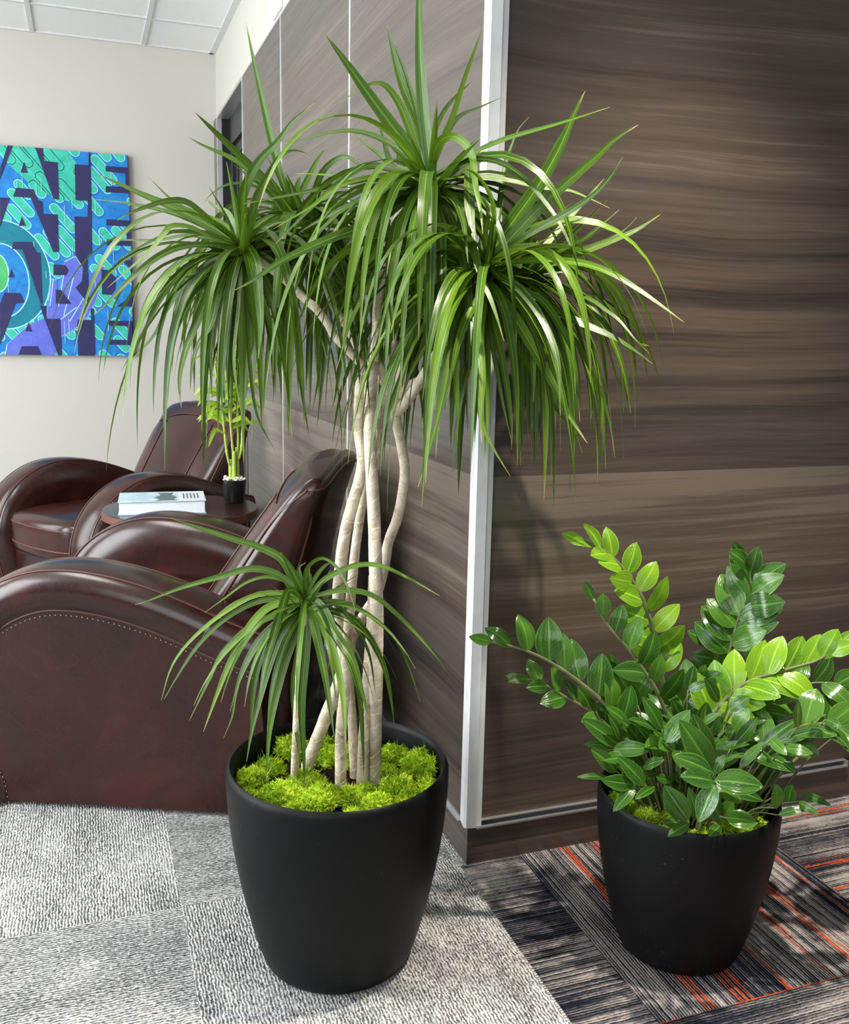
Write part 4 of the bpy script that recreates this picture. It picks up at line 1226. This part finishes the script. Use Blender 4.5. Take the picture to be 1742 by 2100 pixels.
rng = random.Random(21)
FILL = dict(A=(60, .50), B=(56, .50), C=(44, .50), G=(56, .52), D=(44, .47), H=(48, .48), E=(34, .42), F=(20, .28))
for h in 'ABCGDEF':
    b = MB()
    srcs = [h] + (['H'] if h == 'D' else [])
    for hh in srcs:
        hp = outward(hh)
        for lf in LEAVES[hh]:
            w = lf[0] / 1000
            P = [Vector(lf[i:i + 3]) / 1000 for i in range(1, len(lf), 3)]
            out = P[-1] - hp
            rad = Vector((out.x, out.y, 0))
            rad = rad.normalized() if rad.length > .02 else Vector((0, -1, 0))
            nr = rad * .35 + Vector((0, 0, .55)) + Vector((-.35, -.9, .1)) * rng.uniform(.7, 1.2)
            leaf(b, P, w * 1.18, nr, 22, rng.uniform(.10, .35), 'strap', rng.uniform(-.35, .35))
        # tight upright heart leaves hide the cane end
        for i in range(13):
            az, el = rng.random() * 6.283, rng.uniform(.55, 1.35)
            d = Vector((math.cos(az) * math.cos(el), math.sin(az) * math.cos(el), math.sin(el)))
            L = rng.uniform(.07, .20) * (.6 if hh == 'F' else 1)
            p0 = hp - Vector((0, 0, .035)) + Vector((d.x, d.y, 0)) * .006
            P = [p0, p0 + d * L * .5, p0 + d * L + Vector((d.x, d.y, -.2)) * L * .25]
            if all(wallsafe(q) for q in P):
                leaf(b, P, rng.uniform(.011, .018) * (.7 if hh == 'F' else 1), Vector((-d.x, -d.y, 1)), 10, .35)
        n, L0 = FILL[hh]
        made = tries = 0
        while made < n and tries < 600:
            tries += 1
            az = rng.random() * 2 * math.pi
            el = rng.uniform(-.2, .75) if rng.random() < .45 else rng.uniform(-.5, .5)
            if hh != 'F' and math.cos(az) * -.34 + math.sin(az) * -.92 > .1 and rng.random() < .5:
                continue
            L = L0 * rng.uniform(.75, 1.05)
            d = Vector((math.cos(az) * math.cos(el), math.sin(az) * math.cos(el), math.sin(el)))
            p = hp - Vector((0, 0, rng.uniform(0, .03)))
            k = rng.uniform(.26, .62) if hh != 'F' else rng.uniform(.14, .3)
            P = [p.copy()]
            ok = True
            for i in range(10):
                p = p + d * (L / 10)
                d = (d + Vector((0, 0, -k * (.55 + .09 * i)))).normalized()
                P.append(p.copy())
                if not wallsafe(p) or p.z > hp.z + .11:
                    ok = False
            if hh in 'DEHA' and P[-1].z > hp.z - .1 and P[-1].x > hp.x:
                ok = False
            if not ok:
                continue
            made += 1
            rad = Vector((math.cos(az), math.sin(az), 0))
            leaf(b, P, rng.uniform(.016, .025) if hh != 'F' else rng.uniform(.009, .014), rad * .6 + Vector((0, 0, .7)), 14, rng.uniform(.12, .4), 'strap', rng.uniform(-.6, .6))
    b.build('leaf_rosette', M['leaf'], dr)

# ------------------------------------------------------------------ ZZ plant
SP = (.297, -.376)
zz = thing('potted_zz_plant', 'shorter glossy round-leaved plant in the smaller black planter before the wood wall', 'potted plant', (SP[0], SP[1], 0))
planter(zz, SP, .171, .319, .117)
moss(zz, SP, .157, .280, 48, 9, [(SP[0], SP[1], .05)])
CAMP = Vector((-0.762, -1.771, 1.16))
rng = random.Random(4)
BACKLIT = {0, 5}  # fronds whose glow of light from behind is put into the leaf colour
for fi, fr in enumerate(FRONDS):
    n, sf, ll, ref, up, dn, rd = fr[-1]
    P = [Vector(p) / 1000 for p in fr[:-1]]
    root = Vector((SP[0] + (P[0].x - SP[0]) * .45, SP[1] + (P[0].y - SP[1]) * .45, .25))
    c = crv([root, root.lerp(P[0], .6)] + P, 60)
    r0 = .0018 * rd
    b = MB()
    b.tube(c, [r0 * (1 - .62 * i / 59) for i in range(60)], 10)
    stem = b.build('stalk', M['stem'], zz)
    lb_ = MB()
    # arc length positions from the first visible point on
    cnt = 2 * n
    for k in range(cnt):
        s = sf + (1 - sf) * (k + .4) / cnt
        s = .25 + .75 * s if s < 1 else 1
        i = min(58, int(s * 59))
        p = c[i]
        t = (c[i + 1] - c[max(0, i - 1)]).normalized()
        view = (CAMP - p).normalized()
        if ref == 'c':
            nref = view * .85 + Vector((0, 0, .35))
        elif ref == 's':
            nref = view * .5 + Vector((-.3, -.1, .9))
        else:
            nref = view * .6 + Vector((0, 0, .65))
        nref = (nref - t * nref.dot(t)).normalized()
        side = t.cross(nref).normalized()
        if side.z < 0:
            side = -side
        sg = 1 if k % 2 == 0 else -1
        if rng.random() > (up if sg > 0 else dn):
            continue
        taper = 1.0 if s < .8 else 1.0 - (s - .8) * 1.5
        L = ll * 1.32 * rng.uniform(.9, 1.12) * taper
        ang = math.radians(rng.uniform(42, 62) if s < .93 else 25)
        d = (t * math.cos(ang) + side * sg * math.sin(ang) + nref * rng.uniform(-.05, .32)).normalized()
        nn = (nref + Vector((rng.uniform(-.6, .6), rng.uniform(-.3, .3), rng.uniform(-.2, .6)))).normalized()
        p1 = p + d * L * .5 + nn * L * .06
        p2 = p + d * L - nn * L * rng.uniform(.0, .10)
        leaf(lb_, [p, p1, p2], L * rng.uniform(.52, .62), nn, 12, rng.uniform(.05, .25), 'oval', 0, .10)
    # tip leaflet
    t = (c[-1] - c[-3]).normalized()
    leaf(lb_, [c[-1], c[-1] + t * ll * .4, c[-1] + t * ll * .75], ll * .36, CAMP - c[-1], 10, .15, 'oval')
    lb_.build('leaflets', M['zz_backlit'] if fi in BACKLIT else M['zz'], stem)
# leaflets crowding the front and middle of the pot
b = MB()
sb = MB()
for q in ZLEAVES:
    a, e, w = Vector(q[0:3]) / 1000, Vector(q[3:6]) / 1000, q[6] / 1000
    view = (CAMP - a).normalized()
    nn = (view * .75 + Vector((rng.uniform(-.35, .35), rng.uniform(-.2, .2), rng.uniform(.1, .6)))).normalized()
    mid = a.lerp(e, .5) + nn * (e - a).length * .07
    leaf(b, [a, mid, a.lerp(e, 1.08)], w * 1.12, nn, 14, rng.uniform(.05, .22), 'oval', 0, .08)
    root = Vector((SP[0] + (a.x - SP[0]) * .5, SP[1] + (a.y - SP[1]) * .5, .27))
    sb.tube(crv([root, root.lerp(a, .5) + Vector((0, 0, .02)), a], 14), [.0026 - .0013 * i / 13 for i in range(14)], 6)
# inner leaves behind
for i in range(95):
    ra, az = rng.uniform(.03, .14), rng.random() * 6.283
    a = Vector((SP[0] + ra * math.cos(az), SP[1] + ra * math.sin(az) * .8 + .02, rng.uniform(.32, .46)))
    d = Vector((math.cos(az), math.sin(az), rng.uniform(-.1, .9))).normalized()
    L = rng.uniform(.05, .075)
    nn = Vector((rng.uniform(-.4, .4), -.4 + rng.uniform(-.4, .4), .8)).normalized()
    leaf(b, [a, a + d * L * .5 + nn * .004, a + d * L], L * .46, nn, 10, .15, 'oval', 0, .1)
    root = Vector((SP[0] + (a.x - SP[0]) * .5, SP[1] + (a.y - SP[1]) * .5, .27))
    sb.tube(crv([root, root.lerp(a, .5), a], 8), .002, 5)
inner = sb.build('inner_stalks', M['stem'], zz)
inner['kind'] = 'stuff'
b.build('inner_leaflets', M['zz'], inner)['kind'] = 'stuff'

for o in scene.objects:
    if 'origin' in o.keys():
        del o['origin']
